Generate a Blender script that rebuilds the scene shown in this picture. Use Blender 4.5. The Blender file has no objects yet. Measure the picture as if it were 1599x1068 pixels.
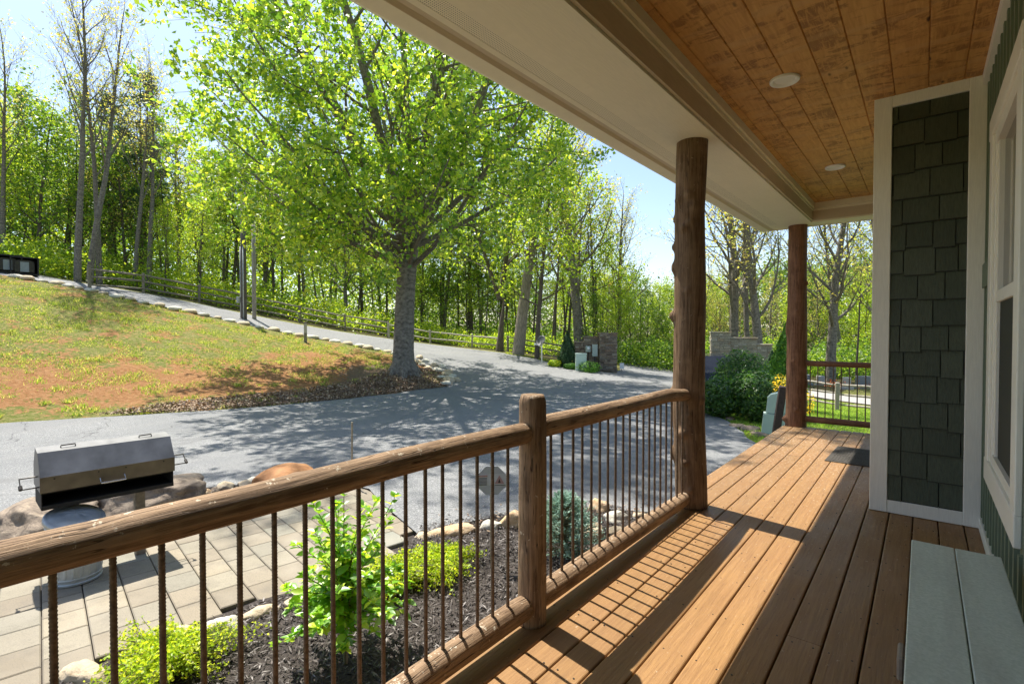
import bpy, bmesh, math, random
import numpy as np
from mathutils import Vector, Matrix, noise as mnoise
from mathutils.geometry import delaunay_2d_cdt
R = math.radians
SC = bpy.context.scene
COL = SC.collection
# ------------------------------------------------------------------ camera, sky, sun, exposure
CAMH = 1.4177
cam_d = bpy.data.cameras.new("Camera"); cam = bpy.data.objects.new("Camera", cam_d); COL.objects.link(cam)
cam_d.sensor_width = 36; cam_d.lens = 18.0; cam_d.clip_start = 0.05; cam_d.clip_end = 3000
F = 799.5; CX, CY = 799.5, 534.0; VPX, HY = 1442.0, 519.0
_P = np.array([VPX-CX, HY-CY, F]); _P /= np.linalg.norm(_P)
_n = np.array([0, -F, HY-CY]); _n /= np.linalg.norm(_n)
_X = np.cross(_P, _n); _X *= 1 if _X[0] > 0 else -1
RM = np.array([_X, _P, _n])
def ray(px, py): return RM @ np.array([px-CX, py-CY, F])
def at(px, py, D):
    "world point seen at photo pixel at horizontal distance D"
    d = ray(px, py); t = D/math.hypot(d[0], d[1]); return Vector((d[0]*t, d[1]*t, CAMH+d[2]*t))
def onz(px, py, z):
    d = ray(px, py); t = (z-CAMH)/d[2]; return Vector((d[0]*t, d[1]*t, z))
_cx = RM @ np.array([1, 0, 0]); _cy = RM @ np.array([0, -1, 0]); _cz = RM @ np.array([0, 0, -1])
M = Matrix(((_cx[0], _cy[0], _cz[0], 0), (_cx[1], _cy[1], _cz[1], 0), (_cx[2], _cy[2], _cz[2], CAMH), (0, 0, 0, 1)))
cam.matrix_world = M
SC.camera = cam
SUNV = Vector((-.505, .095, 1)).normalized()
sun_el = math.asin(SUNV.z); sun_az = math.atan2(SUNV.x, SUNV.y)
w = bpy.data.worlds.new("World"); SC.world = w; w.use_nodes = True
nt = w.node_tree; bg = nt.nodes["Background"]
sk = nt.nodes.new("ShaderNodeTexSky"); sk.sky_type = 'NISHITA'; sk.sun_disc = False
sk.sun_elevation = sun_el; sk.sun_rotation = sun_az; sk.air_density = 1.0; sk.dust_density = 1.0; sk.ozone_density = 0.2
nt.links.new(sk.outputs[0], bg.inputs[0]); bg.inputs[1].default_value = 0.125
sl = bpy.data.lights.new("Sun", 'SUN'); sl.energy = 5.0; sl.angle = R(.53); sl.color = (1, .95, .86)
so = bpy.data.objects.new("Sun", sl); COL.objects.link(so); so.rotation_euler = SUNV.to_track_quat('Z', 'Y').to_euler()
SC.view_settings.view_transform = 'Standard'; SC.view_settings.look = 'None'; SC.view_settings.exposure = 0.92; SC.view_settings.gamma = 1
SC.cycles.max_bounces = 8; SC.cycles.diffuse_bounces = 5; SC.cycles.transmission_bounces = 6; SC.cycles.transparent_max_bounces = 8
SC.cycles.sample_clamp_indirect = 8
rng = np.random.default_rng(7)
# ------------------------------------------------------------------ material helpers
class NT:
    def __init__(s, name):
        s.m = bpy.data.materials.new(name); s.m.use_nodes = True; s.t = s.m.node_tree; s.b = s.t.nodes["Principled BSDF"]
        s.out = s.t.nodes["Material Output"]
    def n(s, typ, **kw):
        x = s.t.nodes.new("ShaderNode"+typ)
        for k, v in kw.items():
            if k[0] == '_': setattr(x, k[1:], v)
            else: s.set(x, k, v)
        return x
    def set(s, node, key, v):
        key = {'Cr': 'Color'}.get(key, key)
        i = node.inputs[int(key[1:])] if key[0] == 'i' and key[1:].isdigit() else node.inputs[key.replace('_', ' ')]
        if isinstance(v, bpy.types.NodeSocket): s.t.links.new(v, i)
        else: i.default_value = v
    def coord(s, kind='Object', scale=(1, 1, 1)):
        c = s.n('TexCoord'); m = s.n('Mapping'); s.t.links.new(c.outputs[kind], m.inputs[0]); m.inputs['Scale'].default_value = scale
        return m.outputs[0]
    def noise(s, vec, scale=5, detail=4, rough=.55, dist=0):
        x = s.n('TexNoise'); s.t.links.new(vec, x.inputs['Vector']); x.inputs['Scale'].default_value = scale
        x.inputs['Detail'].default_value = detail; x.inputs['Roughness'].default_value = rough; x.inputs['Distortion'].default_value = dist
        return x.outputs['Fac']
    def ramp(s, fac, stops, interp='LINEAR'):
        x = s.n('ValToRGB'); x.color_ramp.interpolation = interp
        e = x.color_ramp.elements
        while len(e) < len(stops): e.new(.5)
        for q, (p, c) in zip(e, stops):
            q.position = p; q.color = (c, c, c, 1) if isinstance(c, (int, float)) else (*c, 1)
        s.t.links.new(fac, x.inputs[0]); return x.outputs[0]
    def mix(s, fac, a, b, mode='MIX'):
        x = s.n('Mix'); x.data_type = 'RGBA'; x.blend_type = mode
        for k, v in ((0, fac), (6, a), (7, b)):
            if isinstance(v, bpy.types.NodeSocket): s.t.links.new(v, x.inputs[k])
            elif k == 0: x.inputs[0].default_value = v
            else: x.inputs[k].default_value = (*v, 1) if len(v) == 3 else v
        return x.outputs[2]
    def math(s, op, a, b=0.0):
        x = s.n('Math'); x.operation = op
        for k, v in ((0, a), (1, b)):
            if isinstance(v, bpy.types.NodeSocket): s.t.links.new(v, x.inputs[k])
            else: x.inputs[k].default_value = v
        return x.outputs[0]
    def bump(s, h, strength=.4, dist=.01):
        x = s.n('Bump'); s.t.links.new(h, x.inputs['Height']); x.inputs['Strength'].default_value = strength; x.inputs['Distance'].default_value = dist
        s.t.links.new(x.outputs[0], s.b.inputs['Normal']); return x.outputs[0]
    def fin(s, col=None, rough=.6, metal=0, spec=None):
        if col is not None:
            if isinstance(col, bpy.types.NodeSocket): s.t.links.new(col, s.b.inputs['Base Color'])
            else: s.b.inputs['Base Color'].default_value = (*col, 1)
        if isinstance(rough, bpy.types.NodeSocket): s.t.links.new(rough, s.b.inputs['Roughness'])
        else: s.b.inputs['Roughness'].default_value = rough
        s.b.inputs['Metallic'].default_value = metal
        if spec is not None: s.b.inputs['Specular IOR Level'].default_value = spec
        return s.m
def basic(name, col, rough=.6, metal=0, nscale=20, namt=.25, bump=.15, spec=None, stretch=(1, 1, 1)):
    t = NT(name); v = t.coord('Object', stretch); f = t.noise(v, nscale, 5)
    c = t.mix(t.ramp(f, [(.3, 0.), (.7, 1.)]), tuple(x*(1-namt) for x in col), tuple(min(1, x*(1+namt)) for x in col))
    if bump: t.bump(f, bump, .01)
    return t.fin(c, rough, metal, spec)
MT = {}
def m_log(name='log', a=(.085, .048, .025), b=(.25, .16, .094), worn=(.42, .33, .23)):
    t = NT(name); v = t.coord('UV', (26, 1.1, 1)); big = t.noise(t.coord('Object'), 6, 3)
    g = t.noise(v, 2.2, 7, .72, .5)
    fine = t.noise(t.coord('UV', (150, 5, 1)), 3, 4, .6)
    c = t.mix(t.ramp(g, [(.38, 0.), (.62, 1.)]), a, b); c = t.mix(t.ramp(fine, [(.33, .55), (.48, 0.)]), c, tuple(x*.5 for x in a))
    c = t.mix(t.math('MULTIPLY', t.ramp(big, [(.45, 0.), (.7, .5)]), 1), c, tuple(x*1.25 for x in b))
    geo = t.n('NewGeometry'); sep = t.n('SeparateXYZ'); t.t.links.new(geo.outputs['Normal'], sep.inputs[0])
    # flaking paint: more where the weather lies (tops), shape comes from noise
    fl = t.noise(t.coord('Object', (1, 1, 1)), 34, 6, .7)
    wt = t.ramp(t.math('ADD', fl, t.math('MULTIPLY', sep.outputs[2], .055)), [(.655, 0.), (.68, 1.)])
    c = t.mix(wt, c, worn)
    crack = t.ramp(t.noise(t.coord('UV', (9, .35, 1)), 4, 2, .5, .15), [(.484, 0.), (.494, 1.), (.504, 0.)])
    ck2 = t.ramp(big, [(.45, 0.), (.52, 1.)])
    ck = t.math('MULTIPLY', crack, ck2)
    c = t.mix(ck, c, (.03, .016, .009))
    h = t.math('ADD', t.math('MULTIPLY', g, .8), t.math('MULTIPLY', fine, .35)); h = t.math('SUBTRACT', h, t.math('MULTIPLY', ck, 1.2))
    t.bump(h, .8, .008)
    return t.fin(c, .66, spec=.2)
MT['log'] = m_log()
MT['rail'] = m_log('rail_log', (.12, .072, .040), (.37, .25, .155), (.6, .52, .40))
MT['farlog'] = m_log('far_log', (.115, .052, .027), (.29, .145, .08), (.42, .28, .19))
def m_deck():
    t = NT('deck_paint'); oi = t.n('ObjectInfo'); off = t.n('CombineXYZ'); 
    v0 = t.n('TexCoord').outputs['Object']
    va = t.n('VectorMath'); va.operation = 'ADD'; t.t.links.new(v0, va.inputs[0])
    t.t.links.new(oi.outputs['Random'], off.inputs[0]); t.t.links.new(oi.outputs['Random'], off.inputs[1])
    sc_ = t.n('VectorMath'); sc_.operation = 'SCALE'; t.t.links.new(off.outputs[0], sc_.inputs[0]); sc_.inputs['Scale'].default_value = 37
    t.t.links.new(sc_.outputs[0], va.inputs[1])
    mp = t.n('Mapping'); t.t.links.new(va.outputs[0], mp.inputs[0]); mp.inputs['Scale'].default_value = (30, 1.1, 10)
    g = t.noise(mp.outputs[0], 2.4, 7, .68, .9)
    mp2 = t.n('Mapping'); t.t.links.new(va.outputs[0], mp2.inputs[0]); mp2.inputs['Scale'].default_value = (1, .5, 1)
    blot = t.noise(mp2.outputs[0], 3.5, 4)
    c = t.mix(t.ramp(g, [(.3, 0.), (.7, 1.)]), (.215, .116, .047), (.375, .215, .088))
    c = t.mix(t.ramp(blot, [(.4, 0.), (.7, .5)]), c, (.255, .13, .05))
    tint = t.ramp(oi.outputs['Random'], [(0, (.9, .9, .9)), (1, (1.08, 1.05, 1.0))])
    c = t.mix(1.0, c, tint, 'MULTIPLY')
    # worn flakes, heavier towards the open far end of the deck
    sx = t.n('SeparateXYZ'); geo = t.n('NewGeometry'); t.t.links.new(geo.outputs['Position'], sx.inputs[0])
    far = t.math('MULTIPLY', t.math('SUBTRACT', sx.outputs[1], 4.2), .018)
    far = t.math('MINIMUM', t.math('MAXIMUM', far, -.02), .06)
    flk = t.noise(t.coord('Object', (1.6, 1, 1)), 26, 7, .72)
    lines = t.noise(mp.outputs[0], 9, 5, .7)
    fk = t.ramp(t.math('ADD', t.math('ADD', t.math('MULTIPLY', flk, .7), t.math('MULTIPLY', lines, .3)), far), [(.585, 0.), (.61, .7)])
    c = t.mix(fk, c, (.55, .43, .30))
    drk = t.ramp(t.noise(mp.outputs[0], 6.0, 3, .6), [(.34, 1.), (.41, 0.)])
    c = t.mix(t.math('MULTIPLY', drk, .45), c, (.16, .08, .035))
    nail = t.noise(t.coord('Object'), 60, 2)
    t.bump(t.math('ADD', g, t.math('MULTIPLY', lines, .6)), .6, .004)
    return t.fin(c, t.ramp(blot, [(.3, .42), (.7, .6)]), spec=.4)
MT['deck'] = m_deck()
def m_plank():
    t = NT('ceiling_plank_stain'); oi = t.n('ObjectInfo'); v0 = t.n('TexCoord').outputs['Object']
    off = t.n('VectorMath'); off.operation = 'SCALE'; cb = t.n('CombineXYZ')
    for k in (0, 1): t.t.links.new(oi.outputs['Random'], cb.inputs[k])
    t.t.links.new(cb.outputs[0], off.inputs[0]); off.inputs['Scale'].default_value = 53
    va = t.n('VectorMath'); va.operation = 'ADD'; t.t.links.new(v0, va.inputs[0]); t.t.links.new(off.outputs[0], va.inputs[1])
    def mp(s):
        m = t.n('Mapping'); t.t.links.new(va.outputs[0], m.inputs[0]); m.inputs['Scale'].default_value = s; return m.outputs[0]
    g = t.noise(mp((14, 1.5, 8)), 2.2, 6, .62, 1.1)
    rub = t.noise(mp((2.6, 6.5, 5)), 1.5, 6, .66, .9)     # scorch marks of the hand-rubbed stain
    rub2 = t.noise(mp((30, 3.5, 5)), 1.7, 5, .7, .4)
    pat = t.noise(mp((1.2, 1.1, 1)), 1.7, 2)
    c = t.mix(t.ramp(g, [(.3, 0.), (.7, 1.)]), (.46, .225, .062), (.62, .335, .105))
    k = t.math('MULTIPLY', t.ramp(rub, [(.49, 0.), (.56, 1.)]), t.ramp(rub2, [(.40, .15), (.52, 1.)]))
    k = t.math('MULTIPLY', k, t.ramp(pat, [(.34, .15), (.50, 1.)]))
    c = t.mix(t.math('MULTIPLY', k, .72), c, (.20, .078, .02))
    # cross bands left by the planer
    wv = t.n('TexWave'); wv.wave_type = 'BANDS'; wv.bands_direction = 'Y'; t.t.links.new(mp((.25, 1, 1)), wv.inputs['Vector'])
    wv.inputs['Scale'].default_value = .62; wv.inputs['Distortion'].default_value = 3.2; wv.inputs['Detail'].default_value = 2
    c = t.mix(t.ramp(wv.outputs['Fac'], [(.93, 0.), (.985, .4)]), c, (.55, .32, .13))
    vo = t.n('TexVoronoi'); t.t.links.new(mp((4.2, 1.5, 1)), vo.inputs['Vector']); vo.inputs['Scale'].default_value = 1.3
    c = t.mix(t.ramp(vo.outputs['Distance'], [(.035, 1.), (.08, 0.)]), c, (.05, .018, .006))
    t.bump(g, .12, .003)
    return t.fin(c, .5, spec=.3)
MT['plank'] = m_plank()
def m_paint(name, col, rough=.5, grain=(6, 6, 1), amt=.08, bs=.25):
    t = NT(name); v = t.coord('Object', grain); f = t.noise(v, 14, 6, .65); d = t.noise(t.coord(), 2.5, 4)
    c = t.mix(t.ramp(f, [(.35, 0.), (.65, 1.)]), tuple(x*(1-amt) for x in col), col)
    c = t.mix(t.ramp(d, [(.5, 0.), (.75, .25)]), c, tuple(x*.8 for x in col))
    t.bump(f, bs, .003); return t.fin(c, rough, spec=.4)
MT['cream'] = m_paint('cream_paint', (.80, .72, .54), .5, (1, 1, 1), .05, .08)
MT['creamgrain'] = m_paint('cream_beam_paint', (.80, .72, .54), .5, (12, .6, 4), .08, .3)
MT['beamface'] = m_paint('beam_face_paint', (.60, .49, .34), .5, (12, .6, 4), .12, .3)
MT['trimpaint'] = m_paint('white_trim_paint', (.86, .84, .75), .5, (10, 10, .7), .10, .4)
MT['green'] = m_paint('green_siding_paint', (.17, .22, .15), .55, (5, 5, 1), .12, .25)
def m_shingle():
    t = NT('dark_green_shingle_paint'); g = t.n('NewGeometry'); f = t.noise(t.coord('Object', (14, 14, .9)), 9, 6, .7, .6)
    c = t.ramp(g.outputs['Random Per Island'], [(0, (.056, .070, .043)), (.5, (.070, .086, .053)), (1, (.088, .104, .066))])
    c = t.mix(t.ramp(f, [(.35, .45), (.6, 0.)]), c, (.025, .03, .02)); uvs = t.n('SeparateXYZ'); t.t.links.new(t.n('TexCoord').outputs['UV'], uvs.inputs[0]); c = t.mix(t.ramp(uvs.outputs[1], [(.022, .85), (.04, 0.)]), c, (.012, .014, .010)); t.bump(f, .8, .004); return t.fin(c, .5, spec=.4)  # UV dark line along each lower edge paints in the shadow between courses
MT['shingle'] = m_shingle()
def m_perf():
    t = NT('vented_soffit'); v = t.coord('Object'); sx = t.n('SeparateXYZ'); t.t.links.new(v, sx.inputs[0])
    def cell(o, p): return t.math('ABSOLUTE', t.math('SUBTRACT', t.math('FRACT', t.math('DIVIDE', o, p)), .5))
    a = cell(sx.outputs[0], .0125); b = cell(sx.outputs[1], .0125)
    d = t.math('SQRT', t.math('ADD', t.math('MULTIPLY', a, a), t.math('MULTIPLY', b, b)))
    c = t.mix(t.ramp(d, [(.17, 1.), (.23, 0.)]), (.80, .72, .54), (.05, .04, .025))
    return t.fin(c, .5)
MT['perf'] = m_perf()
MT['rebar'] = basic('rusty_rebar', (.15, .105, .072), .55, .35, 90, .5, .2)
MT['glass'] = NT('window_glass').fin((.012, .016, .014), .04, 0, .9)
MT['screen'] = basic('window_screen', (.03, .035, .03), .7, 0, 200, .2, 0)
def m_bench():
    t = NT('bench_top'); v = t.coord('Object', (1, 1, 1)); f = t.noise(v, 95, 4, .7); b = t.noise(t.coord('Object', (10, 1.0, 4)), 1.2, 3)
    c = t.mix(t.ramp(f, [(.3, 0.), (.7, 1.)]), (.52, .60, .52), (.72, .78, .70))
    c = t.mix(t.ramp(b, [(.4, 0.), (.75, .45)]), c, (.36, .36, .32)); t.bump(f, .3, .002); return t.fin(c, .75)
MT['bench'] = m_bench()
def m_asph():
    t = NT('asphalt'); v = t.coord('Object'); f = t.noise(v, 14, 6, .88); s = t.noise(v, 48, 5, .9); b = t.noise(v, .35, 4)
    c = t.mix(t.ramp(f, [(.3, 0.), (.7, 1.)]), (.128, .133, .136), (.235, .237, .235))
    c = t.mix(t.ramp(s, [(.53, 0.), (.60, .9)]), c, (.52, .51, .49))
    c = t.mix(t.ramp(s, [(.38, .8), (.46, 0.)]), c, (.07, .07, .075))
    c = t.mix(t.ramp(b, [(.4, 0.), (.7, .5)]), c, (.14, .145, .15))
    tr = t.noise(t.coord('Object', (1, .12, 1)), 1.4, 3)
    c = t.mix(t.ramp(tr, [(.45, 0.), (.7, .35)]), c, (.24, .235, .225))
    vo = t.n('TexVoronoi'); vo.feature = 'DISTANCE_TO_EDGE'; wv_ = t.n('VectorMath'); wv_.operation = 'ADD'; nz_ = t.n('TexNoise'); t.t.links.new(v, nz_.inputs['Vector']); nz_.inputs['Scale'].default_value = 1.3; nz_.inputs['Detail'].default_value = 5
    t.t.links.new(v, wv_.inputs[0]); t.t.links.new(nz_.outputs['Color'], wv_.inputs[1]); t.t.links.new(wv_.outputs[0], vo.inputs['Vector']); vo.inputs['Scale'].default_value = .22
    ck = t.math('MULTIPLY', t.ramp(vo.outputs['Distance'], [(.0015, 1.), (.004, 0.)]), t.ramp(t.noise(v, .25, 2), [(.48, 0.), (.56, .8)])); c = t.mix(ck, c, (.035, .035, .037))
    st = t.ramp(t.noise(v, .8, 5, .7), [(.60, 0.), (.68, .35)]); c = t.mix(st, c, (.09, .09, .092))
    t.bump(t.math('ADD', f, s), .5, .008); return t.fin(c, .85, spec=.25)
MT['asphalt'] = m_asph()
def m_ground():
    t = NT('ground_soil_and_grass'); v = t.coord('Object'); at_ = t.n('VertexColor'); at_.layer_name = 'zone'
    sp = t.n('SeparateColor'); t.t.links.new(at_.outputs[0], sp.inputs[0])
    n1 = t.noise(v, 1.1, 6, .65); n2 = t.noise(v, 7, 6, .7); n3 = t.noise(v, 30, 4, .7)
    soil = t.mix(t.ramp(n2, [(.35, 0.), (.65, 1.)]), (.33, .135, .045), (.52, .28, .12))
    soil = t.mix(t.ramp(n3, [(.5, 0.), (.75, .6)]), soil, (.60, .45, .28))
    gr = t.mix(t.ramp(n3, [(.3, 0.), (.7, 1.)]), (.10, .14, .02), (.27, .29, .06))
    gr = t.mix(t.ramp(n2, [(.42, 0.), (.62, .85)]), gr, (.40, .34, .14))
    lit = t.mix(t.ramp(n3, [(.35, 0.), (.65, 1.)]), (.13, .085, .05), (.34, .25, .17))
    k = t.math('ADD', sp.outputs[0], t.math('MULTIPLY', t.math('SUBTRACT', t.math('ADD', t.math('MULTIPLY', n1, .55), t.math('MULTIPLY', n2, .45)), .5), 3.6))
    c = t.mix(t.ramp(k, [(.42, 0.), (.58, 1.)]), gr, soil)
    k2 = t.math('ADD', sp.outputs[1], t.math('MULTIPLY', t.math('SUBTRACT', n2, .5), 1.2))
    c = t.mix(t.ramp(k2, [(.45, 0.), (.6, 1.)]), c, lit)
    k3 = t.math('ADD', sp.outputs[2], t.math('MULTIPLY', t.math('SUBTRACT', n2, .5), .6))
    fl = t.mix(t.ramp(n3, [(.35, 0.), (.65, 1.)]), (.05, .042, .02), (.14, .13, .05))
    c = t.mix(t.ramp(k3, [(.45, 0.), (.6, 1.)]), c, fl)
    t.bump(t.math('ADD', t.math('MULTIPLY', n2, 1.5), n3), 1.0, .10); return t.fin(c, .9, spec=.15)
MT['ground'] = m_ground()
def m_mulch():
    t = NT('mulch_bed'); v = t.coord('Object', (1, 1, 1)); f = t.noise(v, 38, 6, .8, 1.5)
    c = t.mix(t.ramp(f, [(.35, 0.), (.68, 1.)]), (.022, .017, .014), (.11, .088, .074)); t.bump(f, 1, .02); return t.fin(c, .9)
MT['mulch'] = m_mulch()
def m_island(name, cols, rough=.7, trans=None, spec=.3, bump=False):
    t = NT(name); g = t.n('NewGeometry'); r = g.outputs['Random Per Island']
    c = t.ramp(r, [(i/(len(cols)-1), x) for i, x in enumerate(cols)])
    m = t.fin(c, rough, spec=spec)
    if bump:
        f = t.noise(t.coord('Object'), 26, 5, .75); t.bump(f, .6, .02)
        c2 = t.mix(t.ramp(f, [(.35, .55), (.6, 0.)]), c, (.06, .05, .04)); t.fin(c2, rough, spec=spec)
    if trans:
        tr = t.n('BsdfTranslucent'); 
        tc = t.mix(1, c, trans, 'MULTIPLY'); t.t.links.new(tc, tr.inputs[0])
        ad = t.n('AddShader'); t.t.links.new(t.b.outputs[0], ad.inputs[0]); t.t.links.new(tr.outputs[0], ad.inputs[1])
        t.t.links.new(ad.outputs[0], t.out.inputs[0])
    return m
LEAF_T = (1.75, 1.75, 1.0)
MT['leaf_main'] = m_island('maple_leaf', [(.04, .085, .010), (.075, .14, .014), (.13, .20, .02), (.20, .26, .025), (.31, .33, .04)], .42, LEAF_T, .45)
MT['leaf_spring'] = m_island('spring_leaf', [(.08, .14, .012), (.15, .22, .018), (.22, .28, .022), (.29, .31, .035)], .5, (1.7, 1.65, .9))
MT['leaf_green'] = m_island('green_leaf', [(.035, .075, .012), (.055, .11, .014), (.10, .16, .018), (.18, .23, .022)], .5, (1.7, 1.65, .9))
MT['leaf_far'] = m_island('far_leaf', [(.03, .055, .014), (.06, .09, .02), (.10, .13, .03), (.16, .18, .04)], .6, (1, 1, .8))
MT['leaf_pale'] = m_island('pale_bud_leaf', [(.15, .18, .04), (.23, .24, .06), (.28, .25, .07), (.33, .25, .08)], .5, LEAF_T)
MT['leaf_dark'] = m_island('conifer_needle', [(.02, .05, .02), (.035, .075, .03), (.06, .10, .04)], .6, (1, 1, 1))
MT['leaf_arb'] = m_island('arborvitae_leaf', [(.03, .09, .01), (.06, .15, .015), (.11, .21, .02)], .6, (1.2, 1.2, 1))
MT['leaf_laurel'] = m_island('laurel_leaf', [(.016, .042, .010), (.028, .07, .014), (.045, .10, .018), (.11, .17, .03)], .42, (1.2, 1.4, .8), .35)
MT['leaf_shrub'] = m_island('shrub_leaf', [(.055, .14, .010), (.10, .23, .016), (.18, .31, .02), (.38, .44, .04)], .38, (1.3, 1.2, .7), .5)
MT['leaf_gold'] = m_island('golden_juniper', [(.13, .21, .012), (.25, .32, .018), (.42, .42, .03)], .5, (1.2, 1.2, .8))
MT['leaf_spruce'] = m_island('blue_spruce_needle', [(.11, .20, .15), (.20, .32, .26), (.32, .45, .38)], .5, (.6, .6, .6))
MT['leaf_yellow'] = m_island('yellow_flower', [(.6, .42, .02), (.75, .55, .03)], .5, (1, 1, 1))
MT['grassb'] = m_island('grass_blade', [(.06, .12, .015), (.12, .18, .02), (.19, .23, .035), (.28, .27, .08), (.34, .28, .14)], .6, (1.3, 1.3, .8))
MT['lawnb'] = m_island('lawn_blade', [(.09, .19, .02), (.17, .26, .03), (.26, .34, .05)], .6, (1.3, 1.3, .8))
MT['litter'] = m_island('dead_leaf', [(.12, .07, .04), (.30, .19, .11), (.48, .38, .27), (.20, .11, .06)], .7)
MT['chip'] = m_island('bark_chip', [(.016, .012, .010), (.06, .046, .038), (.12, .10, .088), (.04, .03, .025), (.34, .31, .29)], .6)
MT['rock'] = m_island('tan_stone', [(.42, .32, .19), (.52, .44, .32), (.46, .30, .15), (.55, .50, .42)], .8, bump=True)
MT['ledge'] = m_island('stacked_ledge_stone', [(.15, .11, .08), (.30, .23, .165), (.21, .17, .14), (.42, .36, .28), (.28, .18, .12)], .85, bump=True)
MT['ledge2'] = m_island('stacked_grey_stone', [(.30, .27, .21), (.46, .41, .31), (.37, .33, .26), (.58, .53, .43), (.36, .27, .18)], .85, bump=True)
def m_rock(name, a, b, dark, sc=6):
    t = NT(name); v = t.coord('Object'); f = t.noise(v, sc, 7, .65, .8); g = t.noise(v, sc*5, 5, .7)
    c = t.mix(t.ramp(f, [(.35, 0.), (.65, 1.)]), a, b); c = t.mix(t.ramp(g, [(.3, .7), (.45, 0.)]), c, dark)
    t.bump(t.math('ADD', f, t.math('MULTIPLY', g, .5)), .7, .03); return t.fin(c, .8)
MT['boulder'] = m_rock('brown_boulder', (.13, .095, .068), (.36, .28, .20), (.05, .038, .03), 7)
MT['orangerock'] = m_rock('orange_boulder', (.36, .15, .05), (.47, .23, .09), (.20, .10, .05), 5)
MT['tanrock'] = m_rock('tan_rock', (.48, .38, .24), (.60, .50, .36), (.30, .17, .07), 7)
MT['whiterock'] = m_rock('pale_rock', (.55, .52, .42), (.66, .62, .52), (.36, .30, .20), 9)
MT['orangeledge'] = m_rock('orange_tan_rock', (.52, .33, .16), (.62, .48, .32), (.40, .16, .05), 9)
def m_paver():
    t = NT('concrete_paver'); g = t.n('NewGeometry'); v = t.coord('Object'); f = t.noise(v, 120, 4, .8); b = t.noise(v, 1.6, 4)
    c = t.ramp(g.outputs['Random Per Island'], [(0, (.21, .175, .125)), (.4, (.275, .23, .165)), (.7, (.24, .22, .17)), (.9, (.31, .26, .18)), (1, (.24, .245, .205))])
    c = t.mix(t.ramp(f, [(.36, .7), (.5, 0.)]), c, (.12, .105, .08)); c = t.mix(t.ramp(t.noise(v, 5, 5, .7), [(.5, 0.), (.68, .5)]), c, (.15, .13, .10)); c = t.mix(t.ramp(b, [(.45, 0.), (.7, .4)]), c, (.38, .34, .27))
    t.bump(f, .35, .004); return t.fin(c, .85)
MT['paver'] = m_paver()
MT['bark'] = (lambda t: (t.bump(t.noise(t.coord('UV', (7, 2.2, 1)), 3.5, 6, .7, .4), .9, .04), t.fin(t.mix(t.ramp(t.noise(t.coord('UV', (7, 2.2, 1)), 3.5, 6, .7, .4), [(.35, 0.), (.62, 1.)]), (.075, .065, .055), (.27, .24, .20)), .9))[1])(NT('tree_bark'))
MT['barkpale'] = basic('pale_bark', (.26, .22, .17), .9, 0, 14, .35, .5, stretch=(1, 1, .3))
MT['barkdark'] = basic('dark_bark', (.11, .088, .068), .9, 0, 14, .4, .5, stretch=(1, 1, .3))
MT['fence'] = basic('weathered_fence_wood', (.21, .18, .145), .85, 0, 18, .35, .4)
MT['fencepale'] = basic('sunbleached_fence_wood', (.38, .34, .28), .85, 0, 18, .3, .4)
MT['pole'] = basic('utility_pole_wood', (.10, .09, .08), .85, 0, 12, .3, .3, stretch=(1, 1, .2))
MT['greypole'] = basic('grey_pole_wood', (.30, .28, .25), .85, 0, 12, .3, .3, stretch=(1, 1, .2))
MT['dish'] = basic('dark_dish_grey', (.09, .095, .10), .5, .1, 10, .1, 0)
MT['galv'] = basic('galvanised_steel', (.40, .42, .42), .55, .4, 10, .2, .08)
MT['steel'] = basic('weathered_lid_steel', (.135, .135, .135), .45, .6, 3.5, .4, .06)
MT['steelbrown'] = basic('heat_browned_steel', (.17, .14, .105), .5, .65, 5, .3, .08)
MT['soot'] = basic('sooty_steel', (.02, .018, .016), .8, .2, 20, .4, .1)
MT['darksteel'] = basic('dark_steel', (.05, .045, .04), .45, .7, 20, .3, .05)
MT['chrome'] = basic('coiled_steel_handle', (.6, .6, .6), .25, .95, 40, .1, .05)
MT['mat'] = basic('rubber_doormat', (.055, .048, .04), .9, 0, 120, .4, .6)
MT['utilgreen'] = basic('pale_green_utility_metal', (.50, .62, .54), .5, 0, 6, .06, .02)
MT['utilgrey'] = basic('grey_green_meter_metal', (.36, .42, .38), .5, .1, 6, .06, .02)
MT['brownpost'] = basic('dark_brown_post', (.055, .035, .03), .7, 0, 15, .3, .2)
MT['black'] = basic('black_metal', (.015, .015, .017), .5, .3, 15, .2, 0)
MT['greypanel'] = basic('grey_lid_panel', (.22, .25, .26), .5, 0, 8, .1, 0)
MT['signface'] = basic('sign_grey_face', (.42, .45, .49), .4, 0, 6, .08, 0)
MT['signink'] = basic('sign_faded_red', (.40, .26, .26), .5, 0, 6, .05, 0)
MT['signtext'] = basic('sign_dark_text', (.03, .03, .03), .5, 0, 6, .05, 0)
MT['signpale'] = basic('sign_pale_panel', (.50, .53, .57), .5, 0, 6, .05, 0)
MT['white'] = basic('white_plastic', (.84, .84, .82), .4, 0, 8, .05, 0)
MT['lampglass'] = basic('frosted_lamp_lens', (.78, .78, .74), .35, 0, 8, .03, 0)
MT['carpaint'] = NT('dark_car_paint').fin((.012, .014, .018), .15, .3, .7)
MT['tyre'] = basic('tyre_rubber', (.02, .02, .02), .85)
MT['grave'] = basic('grey_granite', (.20, .21, .22), .5, 0, 30, .3, .1)
MT['gravepale'] = basic('pale_granite', (.42, .40, .37), .6, 0, 30, .2, .1)
MT['orangeflower'] = basic('orange_flower', (.7, .16, .03), .6, 0, 30, .3, .1)
MT['path'] = basic('pale_gravel_path', (.33, .31, .29), .9, 0, 20, .2, .3)
MT['stem'] = basic('green_brown_stem', (.16, .15, .07), .7, 0, 20, .3, .2)
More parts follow.
